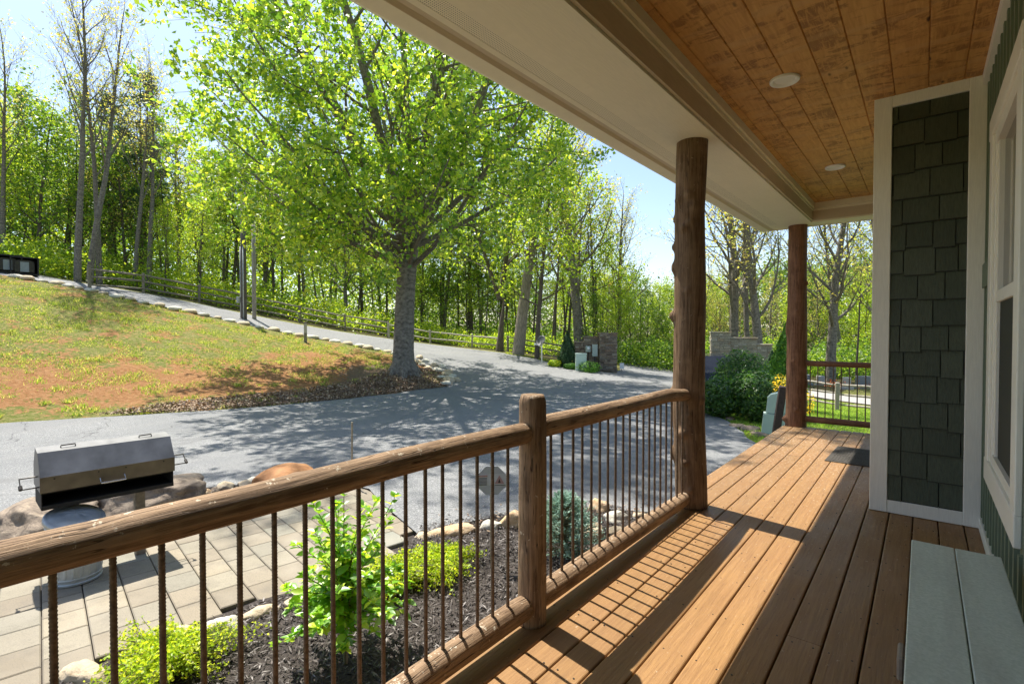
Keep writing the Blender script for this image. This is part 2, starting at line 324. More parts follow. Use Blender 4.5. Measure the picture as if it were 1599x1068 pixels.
MT['tie'] = basic('teal_plant_tie', (.02, .35, .27), .5, 0, 10, .1, 0)
MT['stake'] = basic('bamboo_stake', (.33, .27, .18), .6, 0, 20, .3, .1)
# ------------------------------------------------------------------ mesh helpers
class MB:
    def __init__(s): s.v = []; s.f = []; s.uv = []
    def add(s, vs, fs, uvs=None):
        o = len(s.v); s.v += [tuple(x) for x in vs]; s.f += [tuple(i+o for i in f) for f in fs]
        s.uv += list(uvs) if uvs else [(0, 0)]*len(vs)
    def box(s, x0, x1, y0, y1, z0, z1, M=None, bev=0):
        if bev:
            b = min(bev, (x1-x0)/2.2, (y1-y0)/2.2, (z1-z0)/2.2)
            bm = bmesh.new(); bmesh.ops.create_cube(bm, size=1)
            for v in bm.verts: v.co = Vector(((x0+x1)/2+v.co.x*(x1-x0), (y0+y1)/2+v.co.y*(y1-y0), (z0+z1)/2+v.co.z*(z1-z0)))
            bmesh.ops.bevel(bm, geom=bm.edges[:], offset=b, segments=1, affect='EDGES')
            vs = [v.co.copy() for v in bm.verts]; bm.verts.index_update(); fs = [[v.index for v in f.verts] for f in bm.faces]; bm.free()
        else:
            vs = [Vector(p) for p in ((x0, y0, z0), (x1, y0, z0), (x1, y1, z0), (x0, y1, z0), (x0, y0, z1), (x1, y0, z1), (x1, y1, z1), (x0, y1, z1))]
            fs = [(0, 3, 2, 1), (4, 5, 6, 7), (0, 1, 5, 4), (1, 2, 6, 5), (2, 3, 7, 6), (3, 0, 4, 7)]
        if M: vs = [M @ v for v in vs]
        s.add(vs, fs)
    def tube(s, pts, rads, n=8, cap=True, twist=0):
        pts = [Vector(p) for p in pts]; vs = []; uv = []; L = 0; ref = None
        for i, p in enumerate(pts):
            d = (pts[min(i+1, len(pts)-1)]-pts[max(i-1, 0)]).normalized()
            if ref is None: ref = Vector((1, 0, 0)) if abs(d.x) < .8 else Vector((0, 1, 0))
            a = (ref-d*ref.dot(d)).normalized(); ref = a; b = d.cross(a)
            if i: L += (p-pts[i-1]).length
            r = rads[i] if hasattr(rads, '__len__') else rads
            for k in range(n):
                an = 2*math.pi*k/n; vs.append(p+(a*math.cos(an)+b*math.sin(an))*r); uv.append((k/n*r*6.28 if 0 else abs(2*k/n-1)*.25, L))
        m = len(pts); fs = [(i*n+k, i*n+(k+1) % n, (i+1)*n+(k+1) % n, (i+1)*n+k) for i in range(m-1) for k in range(n)]
        if cap: fs += [tuple(range(n))[::-1], tuple((m-1)*n+k for k in range(n))]
        s.add(vs, fs, uv)
    def prism(s, poly, z0, z1, M=None):
        n = len(poly); vs = [Vector((x, y, z0)) for x, y in poly]+[Vector((x, y, z1)) for x, y in poly]
        if M: vs = [M @ v for v in vs]
        s.add(vs, [tuple(range(n))[::-1], tuple(range(n, 2*n))]+[(i, (i+1) % n, n+(i+1) % n, n+i) for i in range(n)])
    def build(s, name, mat, parent=None, smooth=False, loc=None):
        me = bpy.data.meshes.new(name)
        vs = s.v
        if loc is not None: lo = Vector(loc); vs = [(x-lo.x, y-lo.y, z-lo.z) for x, y, z in vs]
        me.from_pydata(vs, [], s.f)
        if any(u != (0, 0) for u in s.uv[:40]):
            l = me.uv_layers.new(name='UVMap'); idx = np.zeros(len(me.loops), dtype=np.int32); me.loops.foreach_get('vertex_index', idx)
            l.data.foreach_set('uv', np.array(s.uv, dtype=np.float32)[idx].ravel())
        me.materials.append(MT[mat] if isinstance(mat, str) else mat)
        if smooth: me.polygons.foreach_set('use_smooth', [True]*len(me.polygons))
        me.update()
        o = bpy.data.objects.new(name, me); COL.objects.link(o)
        if loc is not None: o.location = loc
        if parent is not None: o.parent = parent
        return o
def tag(o, label=None, cat=None, group=None, kind=None):
    if label: o['label'] = label
    if cat: o['category'] = cat
    if group: o['group'] = group
    if kind: o['kind'] = kind
    return o
def empty(name, loc=(0, 0, 0), rz=0, **k):
    o = bpy.data.objects.new(name, None); COL.objects.link(o); o.location = loc; o.rotation_euler = (0, 0, rz); o.empty_display_size = .2
    return tag(o, **k)
def copy_tree(o, parent=None, loc=None, rz=None, scale=None):
    c = o.copy(); COL.objects.link(c); c.parent = parent
    for ch in list(o.children): copy_tree(ch, c)
    if loc is not None: c.location = loc
    if rz is not None: c.rotation_euler = (0, 0, rz)
    if scale is not None: c.scale = (scale,)*3 if isinstance(scale, (int, float)) else scale
    return c
def cards(name, P, N, S, mat, parent=None, asp=1.0, bend=.25, rg=rng, loc=None, kind='leaf'):
    """small leaf-shaped faces at P with normals N and sizes S (numpy)"""
    n = len(P); a = rg.normal(size=(n, 3)); N = N/np.maximum(1e-6, np.linalg.norm(N, axis=1))[:, None]
    T = a-(a*N).sum(1)[:, None]*N; T /= np.maximum(1e-6, np.linalg.norm(T, axis=1))[:, None]; B = np.cross(N, T)
    S = np.asarray(S)[:, None]*np.ones((n, 1))
    h = S*.5
    V = np.empty((n, 4, 3))
    V[:, 0] = P-T*h; V[:, 1] = P+B*h*.62*asp+N*h*bend-T*h*.1; V[:, 2] = P+T*h; V[:, 3] = P-B*h*.62*asp+N*h*bend-T*h*.1
    V = V.reshape(-1, 3)
    if loc is not None: V = V-np.array(loc)
    me = bpy.data.meshes.new(name); me.vertices.add(4*n); me.vertices.foreach_set('co', V.astype(np.float32).ravel())
    me.loops.add(4*n); me.loops.foreach_set('vertex_index', np.arange(4*n, dtype=np.int32))
    me.polygons.add(n); me.polygons.foreach_set('loop_start', np.arange(0, 4*n, 4, dtype=np.int32))
    me.update(calc_edges=True); me.materials.append(MT[mat])
    o = bpy.data.objects.new(name, me); COL.objects.link(o)
    if loc is not None: o.location = loc
    if parent is not None: o.parent = parent
    return o
def rock(name, mat, loc, size, seed, rz=0, sub=4, parent=None, rough=.28, flat=0.):
    bm = bmesh.new(); bmesh.ops.create_icosphere(bm, subdivisions=sub, radius=1)
    off = Vector((seed*3.1, seed*1.7, seed*2.3))
    pl = []
    r_ = random.Random(seed)
    for _ in range(9):
        d = Vector((r_.gauss(0, 1), r_.gauss(0, 1), r_.gauss(0, .8))).normalized(); pl.append((d, r_.uniform(.62, .9)))
    for v in bm.verts:
        p = v.co.copy()
        for d, h in pl:
            q = p.dot(d)-h
            if q > 0: p -= d*q*.85
        p *= 1+rough*(mnoise.fractal(p*1.3+off, 1, 2, 4)*.6)
        if p.z > .6 and flat: p.z = .6+(p.z-.6)*(1-flat)
        v.co = Vector((p.x*size[0], p.y*size[1], p.z*size[2]))
    me = bpy.data.meshes.new(name); bm.to_mesh(me); bm.free()
    me.polygons.foreach_set('use_smooth', [True]*len(me.polygons)); me.materials.append(MT[mat])
    o = bpy.data.objects.new(name, me); COL.objects.link(o); o.location = loc; o.rotation_euler = (0, 0, rz)
    if parent: o.parent = parent
    return o
# ------------------------------------------------------------------ terrain
ctl = []
def C(x, y, z): ctl.append((x, y, z))
def T(px, py, D): p = at(px, py, D); ctl.append((p.x, p.y, p.z))
for p in ((0, 0, -.75), (3, 5, -.75), (0, 9, -.8), (-3, 0, -.75), (-3, 5, -.77), (-6, -3, -.78), (-6, 3, -.77), (-8.3, 0, -.80), (-8.3, 4, -.80), (-10, 2, -.84), (-14, 5, -.86), (-10, -8, -.84),
          (-17.6, 1.9, -.86), (-15.6, 7, -.86), (-15.6, 12, -.85), (-9, 12, -.84), (-5, 12, -.84), (-6, 17, -.82), (-10, 17, -.83), (-11, 21, -.80), (-19, -8, -.85), (-3, 9, -.84), (3, -6, -.75), (-1.5, 12.5, -.9), (2.5, 13, -.95),
          (-160, 60, 8), (-110, 160, -1), (0, 160, -6), (110, 50, -4), (50, -60, -1), (-50, -60, 3), (-110, 0, 9), (-36, -18, 4.5), (5, 90, -6), (-45, 100, -4)): C(*p)
for p in ((0, 560, 24), (200, 560, 23.5), (400, 565, 23.5), (540, 578, 22.6), (630, 585, 21.8),
          (0, 430, 36), (100, 446, 34.5), (200, 468, 33), (300, 489, 32), (370, 504, 31.5), (480, 526, 29.8), (560, 541, 28), (600, 549, 27), (650, 564, 25.3), (690, 585, 23),
          (0, 421, 40.5), (130, 443, 38.2), (250, 463, 38), (340, 481, 38), (480, 509, 37.5), (600, 528, 37), (700, 541, 36), (800, 553, 33), (860, 566, 30.3),
          (100, 436, 55), (300, 460, 55), (500, 497, 60), (700, 532, 60), (900, 556, 60), (1040, 560, 50), (1150, 575, 45), (1300, 640, 21.6), (1360, 602, 34), (1250, 600, 34), (1180, 600, 30)): T(*p)
CT = np.array(ctl); c0 = CT[:, :2].mean(0); CS = 30.
def _U(r2): return np.where(r2 > 1e-12, r2*np.log(np.maximum(r2, 1e-12)), 0)*.5
_p = (CT[:, :2]-c0)/CS; _n_ = len(_p)
_K = _U(((_p[:, None]-_p[None])**2).sum(-1))+np.eye(_n_)*2e-4
_A = np.zeros((_n_+3, _n_+3)); _A[:_n_, :_n_] = _K; _A[:_n_, _n_] = 1; _A[:_n_, _n_+1:] = _p; _A[_n_, :_n_] = 1; _A[_n_+1:, :_n_] = _p.T
_W = np.linalg.solve(_A, np.concatenate([CT[:, 2], np.zeros(3)]))
def hz(X, Y):
    X = np.atleast_1d(np.asarray(X, float)); Y = np.atleast_1d(np.asarray(Y, float)); sh = X.shape
    q = (np.stack([X.ravel(), Y.ravel()], 1)-c0)/CS; out = np.empty(len(q))
    for i in range(0, len(q), 20000):
        s = q[i:i+20000]; out[i:i+20000] = _U(((s[:, None]-_p[None])**2).sum(-1)) @ _W[:_n_]+_W[_n_]+s @ _W[_n_+1:]
    r = np.hypot(X.ravel()+10, Y.ravel()-20); k = np.clip((r-110)/60, 0, 1)
    return (out*(1-k)+k*np.clip(out, -4, 8)).reshape(sh)
def h1(x, y): return float(hz([x], [y])[0])
def gp(px, py):
    "where the sight line through the pixel meets the terrain"
    d = ray(px, py); L = math.hypot(d[0], d[1]); D = np.concatenate([np.arange(2, 60, .05)]); X = d[0]/L*D; Y = d[1]/L*D
    zz = hz(X, Y); rz_ = CAMH+d[2]/L*D; k = np.argmax(rz_ <= zz); 
    return Vector((X[k], Y[k], zz[k]))
def inpoly(X, Y, poly):
    ins = np.zeros(np.shape(X), bool); n = len(poly)
    for i in range(n):
        x1, y1 = poly[i]; x2, y2 = poly[(i+1) % n]
        if y1 == y2: continue
        c_ = ((y1 > Y) != (y2 > Y)) & (X < (x2-x1)*(Y-y1)/(y2-y1)+x1); ins ^= c_
    return ins
def dense(poly, step, jit=0, closed=True):
    out = []; n = len(poly)
    for i in range(n if closed else n-1):
        a = Vector(poly[i][:2]); b = Vector(poly[(i+1) % n][:2]); m = max(1, int((b-a).length/step))
        for k in range(m): out.append(tuple(a.lerp(b, k/m)))
    return out
def smoothpl(poly, it=2, closed=False):
    for _ in range(it):
        o = []; n = len(poly)
        for i in range(n if closed else n-1):
            a = Vector(poly[i][:2]); b = Vector(poly[(i+1) % n][:2])
            if not closed and i == 0: o.append(tuple(a))
            o += [tuple(a.lerp(b, .25)), tuple(a.lerp(b, .75))]
            if not closed and i == n-2: o.append(tuple(b))
        poly = o
    return poly
def sheet(name, poly, off, mat, step=.5, kind='structure', jit=0., skirt=0):
    poly = dense(poly, step)
    if jit: poly = [(x+mnoise.noise(Vector((x*2.3, y*2.3, 1)))*jit, y+mnoise.noise(Vector((x*2.3, y*2.3, 7)))*jit) for x, y in poly]
    P = np.array(poly); gx, gy = np.meshgrid(np.arange(P[:, 0].min(), P[:, 0].max(), step), np.arange(P[:, 1].min(), P[:, 1].max(), step))
    ins = inpoly(gx, gy, poly); pts = np.stack([gx[ins], gy[ins]], 1)
    vs = [Vector(p) for p in poly]+[Vector(p) for p in pts]
    r = delaunay_2d_cdt(vs, [], [list(range(len(poly)))], 1, 1e-4)
    V = np.array([tuple(v) for v in r[0]]); Z = hz(V[:, 0], V[:, 1])+off
    mb = MB(); mb.add([(a, b, c) for (a, b), c in zip(V, Z)], [f if (Vector((*V[f[1]], 0))-Vector((*V[f[0]], 0))).cross(Vector((*V[f[2]], 0))-Vector((*V[f[0]], 0))).z > 0 else f[::-1] for f in r[2]])
    if skirt:
        n = len(poly); Zp = hz(P[:, 0], P[:, 1])+off
        mb.add([(p[0], p[1], z) for p, z in zip(poly, Zp)]+[(p[0], p[1], z-skirt) for p, z in zip(poly, Zp)], [(i, (i+1) % n, n+(i+1) % n, n+i) for i in range(n)])
    o = mb.build(name, mat, smooth=True); tag(o, kind=kind); return o
# key outlines in world XY
def xy(px, py): q = gp(px, py); return (q.x, q.y)
bank_low = smoothpl([(-19.5, -12), (-18.4, -3)]+[xy(*p) for p in ((0, 662), (100, 656), (250, 648), (400, 638), (550, 622), (640, 612), (700, 605))], 1)
ridge = [at(*p) for p in ((0, 430, 36), (100, 446, 34.5), (200, 468, 33), (300, 489, 32), (370, 504, 31.5), (480, 526, 29.8), (560, 541, 28), (600, 549, 27), (650, 564, 25.3), (690, 585, 23), (712, 600, 21.9))]
ridge = smoothpl([(p.x, p.y) for p in ridge], 1)
far_edge = [at(*p) for p in ((0, 421, 40.3), (130, 443, 38.0), (250, 463, 37.8), (340, 481, 37.6), (480, 509, 37), (600, 528, 36.5), (700, 541, 35.4), (800, 553, 32.6), (860, 566, 30))]
far_edge = [(p.x, p.y) for p in far_edge]
ridge_ext = [(ridge[0][0]-14, ridge[0][1]-14)]; far_ext = [(far_edge[0][0]-14, far_edge[0][1]-16)]
patio = [(-8.2, -4), (-7.35, 1.0), (-7.25, 2.8), (-6.45, 4.45), xy(573, 758), xy(658, 823), (-4.05, 3.4), xy(560, 905), xy(470, 925), (-4.15, 1.9), (-4.15, 1.0), (-4.1, -.5), (-3.6, -4)]
near_road = [(-8.9, -12), (-8.5, -4), (-8.15, 0), (-8.0, 2.7), (-7.0, 4.15), (-6.35, 4.25), xy(573, 770), xy(652, 838), xy(720, 822), xy(820, 806), xy(930, 797), (-2.40, 5.9), (-1.9, 7.0), (-1.75, 9.2), xy(1190, 700), xy(1165, 685), xy(1140, 660), xy(1112, 648), xy(1100, 628), xy(1090, 612), xy(1075, 600)]
gate_r = at(1068, 590, 28); gate_r2 = at(1060, 583, 40)
road_poly = near_road+[(gate_r.x, gate_r.y), (gate_r2.x, gate_r2.y), tuple(at(985, 576, 42).xy), tuple(at(962, 580, 27.5).xy), tuple(at(920, 578, 27.5).xy)]+far_edge[::-1]+far_ext+ridge_ext+ridge+bank_low[::-1]
road = sheet('road', road_poly, .03, 'asphalt', .6, jit=.12)
# ground sheet, fine near, reaching the horizon
def axis(a, b, s, ext):
    c_ = np.arange(a, b+s, s); l = a-np.cumsum(s*1.25**np.arange(1, ext)); r = b+s+np.cumsum(s*1.25**np.arange(1, ext)); return np.concatenate([l[::-1], c_, r])
gx, gy = np.meshgrid(axis(-46, 6, .42, 26), axis(-6, 42, .42, 26))
Z = hz(gx, gy)
u = np.stack([gx, gy], -1)
bumps = np.array([mnoise.fractal(Vector((x*.9, y*.9, 0)), 1, 2, 3) for x, y in zip(gx.ravel(), gy.ravel())]).reshape(gx.shape)
onroad = inpoly(gx, gy, road_poly)
bank_poly = bank_low+ridge[::-1]+ridge_ext
onbank = inpoly(gx, gy, bank_poly)
# keep the ground below the hard surfaces, bumpy only on the bank and in the wood
Z = Z-np.where(onroad, .05, 0)+np.where(onbank, bumps*.10, 0)
patm = (gx > -8.8) & (gx < 1) & (gy < 7) & (gy > -8); Z = Z-np.where(patm & ~onroad, .08, 0)
zone = np.zeros(gx.shape+(4,)); zone[..., 3] = 1
def dpl(X, Y, pl):
    best = np.full(X.shape, 1e9)
    for (x1, y1), (x2, y2) in zip(pl[:-1], pl[1:]):
        dx, dy = x2-x1, y2-y1; t_ = np.clip(((X-x1)*dx+(Y-y1)*dy)/(dx*dx+dy*dy), 0, 1); best = np.minimum(best, np.hypot(X-x1-t_*dx, Y-y1-t_*dy))
    return best
dl = dpl(gx, gy, bank_low); dr = dpl(gx, gy, ridge)
soil = np.clip(1.15-np.abs(dl-3.6)/4.6, 0, 1)*.85+.28*np.clip(1-np.abs(dr-3.0)/2.5, 0, 1)*(gy > 10)
soil = np.where(dl < .9, .35, soil)
zone[..., 0] = np.where(onbank, np.maximum(soil, .36), .05)
lit = np.where(onbank, np.clip(1.3-dl/1.8, 0, 1)*np.clip((gy-4)/5, 0, 1)+np.clip(1.2-np.hypot(gx+17.2, gy-13.6)/3.2, 0, .8), 0)
zone[..., 1] = lit
wood_m = ~onbank & ~onroad & (dpl(gx, gy, far_edge+[(gate_r2.x, gate_r2.y)]) > 1.6) & ((gy > 19) | (gx < -20)) & (gx < -3-.0*gy)
zone[..., 2] = np.where(wood_m, .9, 0)
mb = MB(); ny, nx = gx.shape
V = np.stack([gx, gy, Z], -1).reshape(-1, 3)
idx = np.arange(nx*ny).reshape(ny, nx); Fq = np.stack([idx[:-1, :-1], idx[:-1, 1:], idx[1:, 1:], idx[1:, :-1]], -1).reshape(-1, 4)
me = bpy.data.meshes.new('ground'); me.from_pydata(V.tolist(), [], Fq.tolist()); me.materials.append(MT['ground'])
ca = me.color_attributes.new('zone', 'FLOAT_COLOR', 'POINT'); ca.data.foreach_set('color', zone.reshape(-1).astype(np.float32))
me.polygons.foreach_set('use_smooth', [True]*len(me.polygons)); me.update()
gr = bpy.data.objects.new('ground', me); COL.objects.link(gr); tag(gr, kind='structure')

# ------------------------------------------------------------------ house with porch roof
XW = .352                                   # outer face of the house wall
def zc(y): return 3.195+.0105*y             # ceiling height
def zb(y): return 2.905+.0137*y             # beam soffit height
house = empty('house', (.36, 3, 0), label='green board and batten house with a shingled column, white trimmed window and covered porch roof', cat='house')
house_inv = Matrix.Translation((-.36, -3, 0))
def hb(mb, name, mat, parent=None, smooth=False):
    parent = parent or house
    o = mb.build(name, mat, None, smooth); o.parent = parent
    o.matrix_parent_inverse = house_inv if parent is house else Matrix()
    return o
def sub(o, mb, name, mat, smooth=False):      # child of a house part (parts carry world coordinates in their meshes)
    c = mb.build(name, mat, None, smooth); c.parent = o; return c
def sweep(mb, prof, y0, y1, zf, n=6):
    "profile of (x, dz) pairs carried along the porch, following the height zf(y)"
    k = len(prof); vs = []
    for i in range(n+1):
        y = y0+(y1-y0)*i/n
        vs += [(x, y, zf(y)+dz) for x, dz in prof]
    fs = [(i*k+j, i*k+(j+1) % k, (i+1)*k+(j+1) % k, (i+1)*k+j) for i in range(n) for j in range(k)]
    fs += [tuple(range(k)), tuple(n*k+j for j in range(k))[::-1]]
    mb.add(vs, fs)
YE = 8.555; Y0 = -2.2
# wall
b = MB(); b.box(XW, XW+.16, 4.46, 5.2, -.7, 3.5); b.box(XW, XW+.16, -3, 3.30, -.7, 3.5); b.box(XW, XW+.16, 3.30, 4.46, -.7, .55); b.box(XW, XW+.16, 3.30, 4.46, 2.70, 3.5)
yy = 4.93
while yy > -2:
    for (a, c_) in ((.12, 3.2),):
        if 3.1 < yy < 4.62:
            b.box(XW-.019, XW-.0, yy-.02, yy+.02, .10, .448); b.box(XW-.019, XW-.0, yy-.02, yy+.02, 2.80, 3.26)
        else: b.box(XW-.019, XW-.0, yy-.02, yy+.02, .10, 3.24)
    yy -= .152
hb(b, 'siding_wall', 'green')
b = MB(); b.box(XW-.026, XW-.0005, -2.5, 4.965, .004, .085, bev=.004); hb(b, 'base_trim', 'trimpaint')
b = MB(); b.box(XW-.03, XW-.021, 4.62, 4.965, 1.73, 1.90, bev=.003); hb(b, 'belly_band', 'green')
b = MB(); sweep(b, [(XW-.045, -.075), (XW-.001, -.075), (XW-.001, .01), (XW-.045, .01)], Y0, 4.965, zc); hb(b, 'wall_frieze', 'trimpaint')
# window
wf = MB(); t_ = .028
wf.box(XW-t_, XW-.0005, 4.42, 4.58, .60, 2.66, bev=.004); wf.box(XW-t_-.002, XW-.0005, 3.17, 4.60, 2.66, 2.79, bev=.004)
wf.box(XW-t_, XW-.0005, 3.17, 3.33, .60, 2.66, bev=.004); wf.box(XW-t_-.002, XW-.0005, 3.17, 4.60, .455, .60, bev=.004)
win = hb(wf, 'window', 'trimpaint')
b = MB()
b.box(XW-.016, XW+.05, 4.34, 4.42, .60, 2.66, bev=.003); b.box(XW-.016, XW+.05, 3.33, 3.39, .60, 2.66, bev=.003)
b.box(XW-.014, XW+.05, 3.39, 4.34, 2.58, 2.66); b.box(XW-.014, XW+.05, 3.39, 4.34, .60, .66)
b.box(XW-.004, XW+.05, 4.28, 4.34, .66, 2.58); b.box(XW-.004, XW+.05, 3.39, 3.44, .66, 2.58)
b.box(XW-.010, XW+.045, 3.44, 4.28, 1.60, 1.67, bev=.003); sub(win, b, 'sash_frame', 'trimpaint')
b = MB(); b.box(XW+.020, XW+.028, 3.44, 4.28, .66, 2.58); sub(win, b, 'window_glass', 'glass')
b = MB(); b.box(XW+.006, XW+.008, 3.44, 4.24, .66, 1.60); sub(win, b, 'insect_screen', 'screen')
# shingled column (its near face is at y 4.97)
PY = 4.97; xl, xr = -.305, .350
b = MB(); b.box(xl+.02, xr+.005, PY+.03, 6.3, 0.002, zc(PY)+.05)
colm = hb(b, 'shingled_column', 'shingle')
b = MB()
b.box(xl-.018, -.208, PY-.001, PY+.03, .004, zc(PY)+.004, bev=.004); b.box(.240, xr, PY-.001, PY+.03, .004, zc(PY)+.004, bev=.004)
b.box(-.208, .240, PY+.001, PY+.03, .004, .104, bev=.003); b.box(-.208, .240, PY+.001, PY+.03, 3.165, zc(PY)+.004, bev=.003)
b.box(xl-.020, xl+.004, PY+.03, 6.3, .004, zc(PY)+.004, bev=.003)
sub(colm, b, 'corner_trim', 'trimpaint')
b = MB(); r_ = random.Random(5); z = .104; row = 0
while z < 3.16:
    x = -.208-r_.uniform(0, .16); hrow = .196
    while x < .24:
        wd = r_.choice((.13, .16, .19, .22)); a = max(x+.0035, -.2075); c_ = min(x+wd-.0035, .2395); dz = r_.choice((0, 0, -.010, -.018, 0))
        zl = max(z+dz, .1045); zt = min(z+hrow+.02, 3.1645)
        if c_-a > .012:
            vs = [Vector(p) for p in ((a, PY+.003, zl), (c_, PY+.003, zl), (c_, PY+.0265, zt), (a, PY+.0265, zt), (a, PY+.029, zl), (c_, PY+.029, zl), (c_, PY+.030, zt), (a, PY+.030, zt))]
            q = r_.uniform(-.0015, .0015)
            vs = [v+Vector((0, q, 0)) for v in vs]
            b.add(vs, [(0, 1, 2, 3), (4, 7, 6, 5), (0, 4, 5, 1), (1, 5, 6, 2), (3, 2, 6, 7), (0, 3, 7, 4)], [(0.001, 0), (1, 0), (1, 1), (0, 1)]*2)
        x += wd
    z += hrow; row += 1
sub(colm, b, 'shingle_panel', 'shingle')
# ceiling planks
ceil = MB(); ceil.box(-1.26, XW, Y0, YE, 3.40, 3.44); ceil = hb(ceil, 'porch_ceiling', 'plank')
edges = [-1.26]+[.01+.2*k for k in range(-6, 2)]+[XW-.002]
r_ = random.Random(11)
for a, c_ in zip(edges[:-1], edges[1:]):
    b = MB(); prof = [(a+.0005, .02), (a+.0005, .007), (a+.006, 0), (c_-.006, 0), (c_-.0005, .007), (c_-.0005, .02)]
    sweep(b, prof[::-1], Y0, YE, zc, 4); sub(ceil, b, 'ceiling_plank', 'plank')
# beams, crown, soffit, gutter
def ring(mb, prof_x, name, mat):
    "L-shaped run: along the porch then across its far end; prof = (out, dz), out measured outwards from the inner faces"
    pass
def lrun(name, mat, o0, o1, dz0, dz1, zf, bevel=0, xin=-1.272, yin=YE, xend=XW+.1, under=None):
    b = MB(); k = 8
    # along
    ys = [Y0+(yin+o1-Y0)*i/k for i in range(k)]+[None]
    vs = []
    for i in range(k+1):
        f_ = i/k
        ya = Y0+(yin+o0-Y0)*f_; yb = Y0+(yin+o1-Y0)*f_
        vs += [(xin-o0, ya, zf(ya)+dz0), (xin-o1, yb, zf(yb)+dz0), (xin-o1, yb, zf(yb)+dz1), (xin-o0, ya, zf(ya)+dz1)]
    for xx in (xend,):
        vs += [(xx, yin+o0, zf(yin+o0)+dz0), (xx, yin+o1, zf(yin+o1)+dz0), (xx, yin+o1, zf(yin+o1)+dz1), (xx, yin+o0, zf(yin+o0)+dz1)]
    n = k+1; fs = [(i*4+j, i*4+(j+1) % 4, (i+1)*4+(j+1) % 4, (i+1)*4+j) for i in range(n) for j in range(4)]+[(0, 1, 2, 3), (n*4+3, n*4+2, n*4+1, n*4)]
    b.add(vs, fs); return hb(b, name, mat)
lrun('porch_beam', 'creamgrain', .025, .36, 0, .34, zb)
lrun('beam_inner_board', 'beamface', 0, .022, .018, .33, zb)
lrun('crown_moulding', 'cream', -.030, -.001, -.075, .012, zc)
lrun('crown_moulding', 'cream', -.012, -.0005, -.11, -.078, zc)
lrun('vented_soffit', 'perf', .362, .585, .022, .035, lambda y: zb(y)) if 0 else None
def lstrip(name, mat, x0, x1, dz0, dz1, y1, ovx=None):
    b = MB(); sweep(b, [(x0, dz0), (x1, dz0), (x1, dz1), (x0, dz1)], Y0, y1, zb, 8); return hb(b, name, mat)
YF = YE+.40
b = MB(); sweep(b, [(-1.865, .010), (-1.8245, .010), (-1.8245, .024), (-1.865, .024)], Y0, YF-.02, zb, 8); sweep(b, [(-1.728, .010), (-1.6325, .010), (-1.6325, .024), (-1.728, .024)], Y0, YF-.02, zb, 8)
sof = hb(b, 'soffit_panel', 'cream')
b = MB(); sweep(b, [(-1.824, .011), (-1.7285, .011), (-1.7285, .024), (-1.824, .024)], Y0, YF-.45, zb, 8); sub(sof, b, 'vent_strip', 'perf')
b = MB(); sweep(b, [(-1.824, .0105), (-1.7285, .0105), (-1.7285, .024), (-1.824, .024)], YF-.449, YF-.02, zb, 2); sub(sof, b, 'blank_strip', 'cream')
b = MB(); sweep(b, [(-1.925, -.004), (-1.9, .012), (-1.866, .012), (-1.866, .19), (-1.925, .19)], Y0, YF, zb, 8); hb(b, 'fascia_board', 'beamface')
b = MB(); sweep(b, [(-2.035, .0), (-1.927, .0), (-1.927, .135), (-1.935, .135), (-1.935, .006), (-2.03, .006), (-2.105, .06), (-2.145, .10), (-2.145, .145), (-2.16, .145), (-2.16, .095), (-2.12, .05)], Y0, YF+.02, zb, 8)
hb(b, 'gutter', 'cream')
b = MB(); b.box(-1.92, XW+.1, YF-.018, YF+.002, zb(YF)-.004, zb(YF)+.30); hb(b, 'end_fascia', 'cream')
b = MB()
vs = []
for y in (Y0, YF+.06):
    vs += [(-2.20, y, zb(y)+.16), (2.5, y, zb(y)+1.5), (2.5, y, zb(y)+1.55), (-2.20, y, zb(y)+.185)]
b.add(vs, [(0, 4, 5, 1), (1, 5, 6, 2), (2, 6, 7, 3), (3, 7, 4, 0), (0, 1, 2, 3), (7, 6, 5, 4)]); hb(b, 'roof', 'darksteel')
# body of the house behind the wall
b = MB(); b.box(XW+.17, 6, -3.2, 10.5, -.75, 3.6); b.box(XW+.005, XW+.169, 5.205, 10.5, -.75, 3.6); hb(b, 'rear_wall', 'green')
# recessed lights
for i, y in enumerate((4.135, 6.74)):
    z = zc(y)-.0015; X = -.79*1.0
    X = (-.802, -.790)[i]*1.0
    l = empty('recessed_light', (X, y, z), label=('round white recessed downlight, the nearer one in the wood plank ceiling', 'round white recessed downlight, the farther one beside the shingled column top')[i], cat='ceiling light', group='recessed downlights in the porch ceiling')
    b = MB(); N = 40; pr = [(.099, 0), (.098, -.012), (.093, -.017), (.080, -.017), (.074, -.010), (.066, -.0008)]
    vs = [(math.cos(a)*r, math.sin(a)*r, zz) for r, zz in pr for a in [2*math.pi*k/N for k in range(N)]]
    fs = [(j*N+k, (j+1)*N+k, (j+1)*N+(k+1) % N, j*N+(k+1) % N) for j in range(len(pr)-1) for k in range(N)]
    b.add(vs, fs); b.build('trim_ring', 'white', l, True)
    b = MB(); b.add([(math.cos(2*math.pi*k/N)*.066, math.sin(2*math.pi*k/N)*.066, -.001) for k in range(N)]+[(math.cos(2*math.pi*k/N)*.066, math.sin(2*math.pi*k/N)*.066, .0) for k in range(N)], [tuple(range(N)), tuple(range(N, 2*N))[::-1]]); b.build('lens', 'lampglass', l)
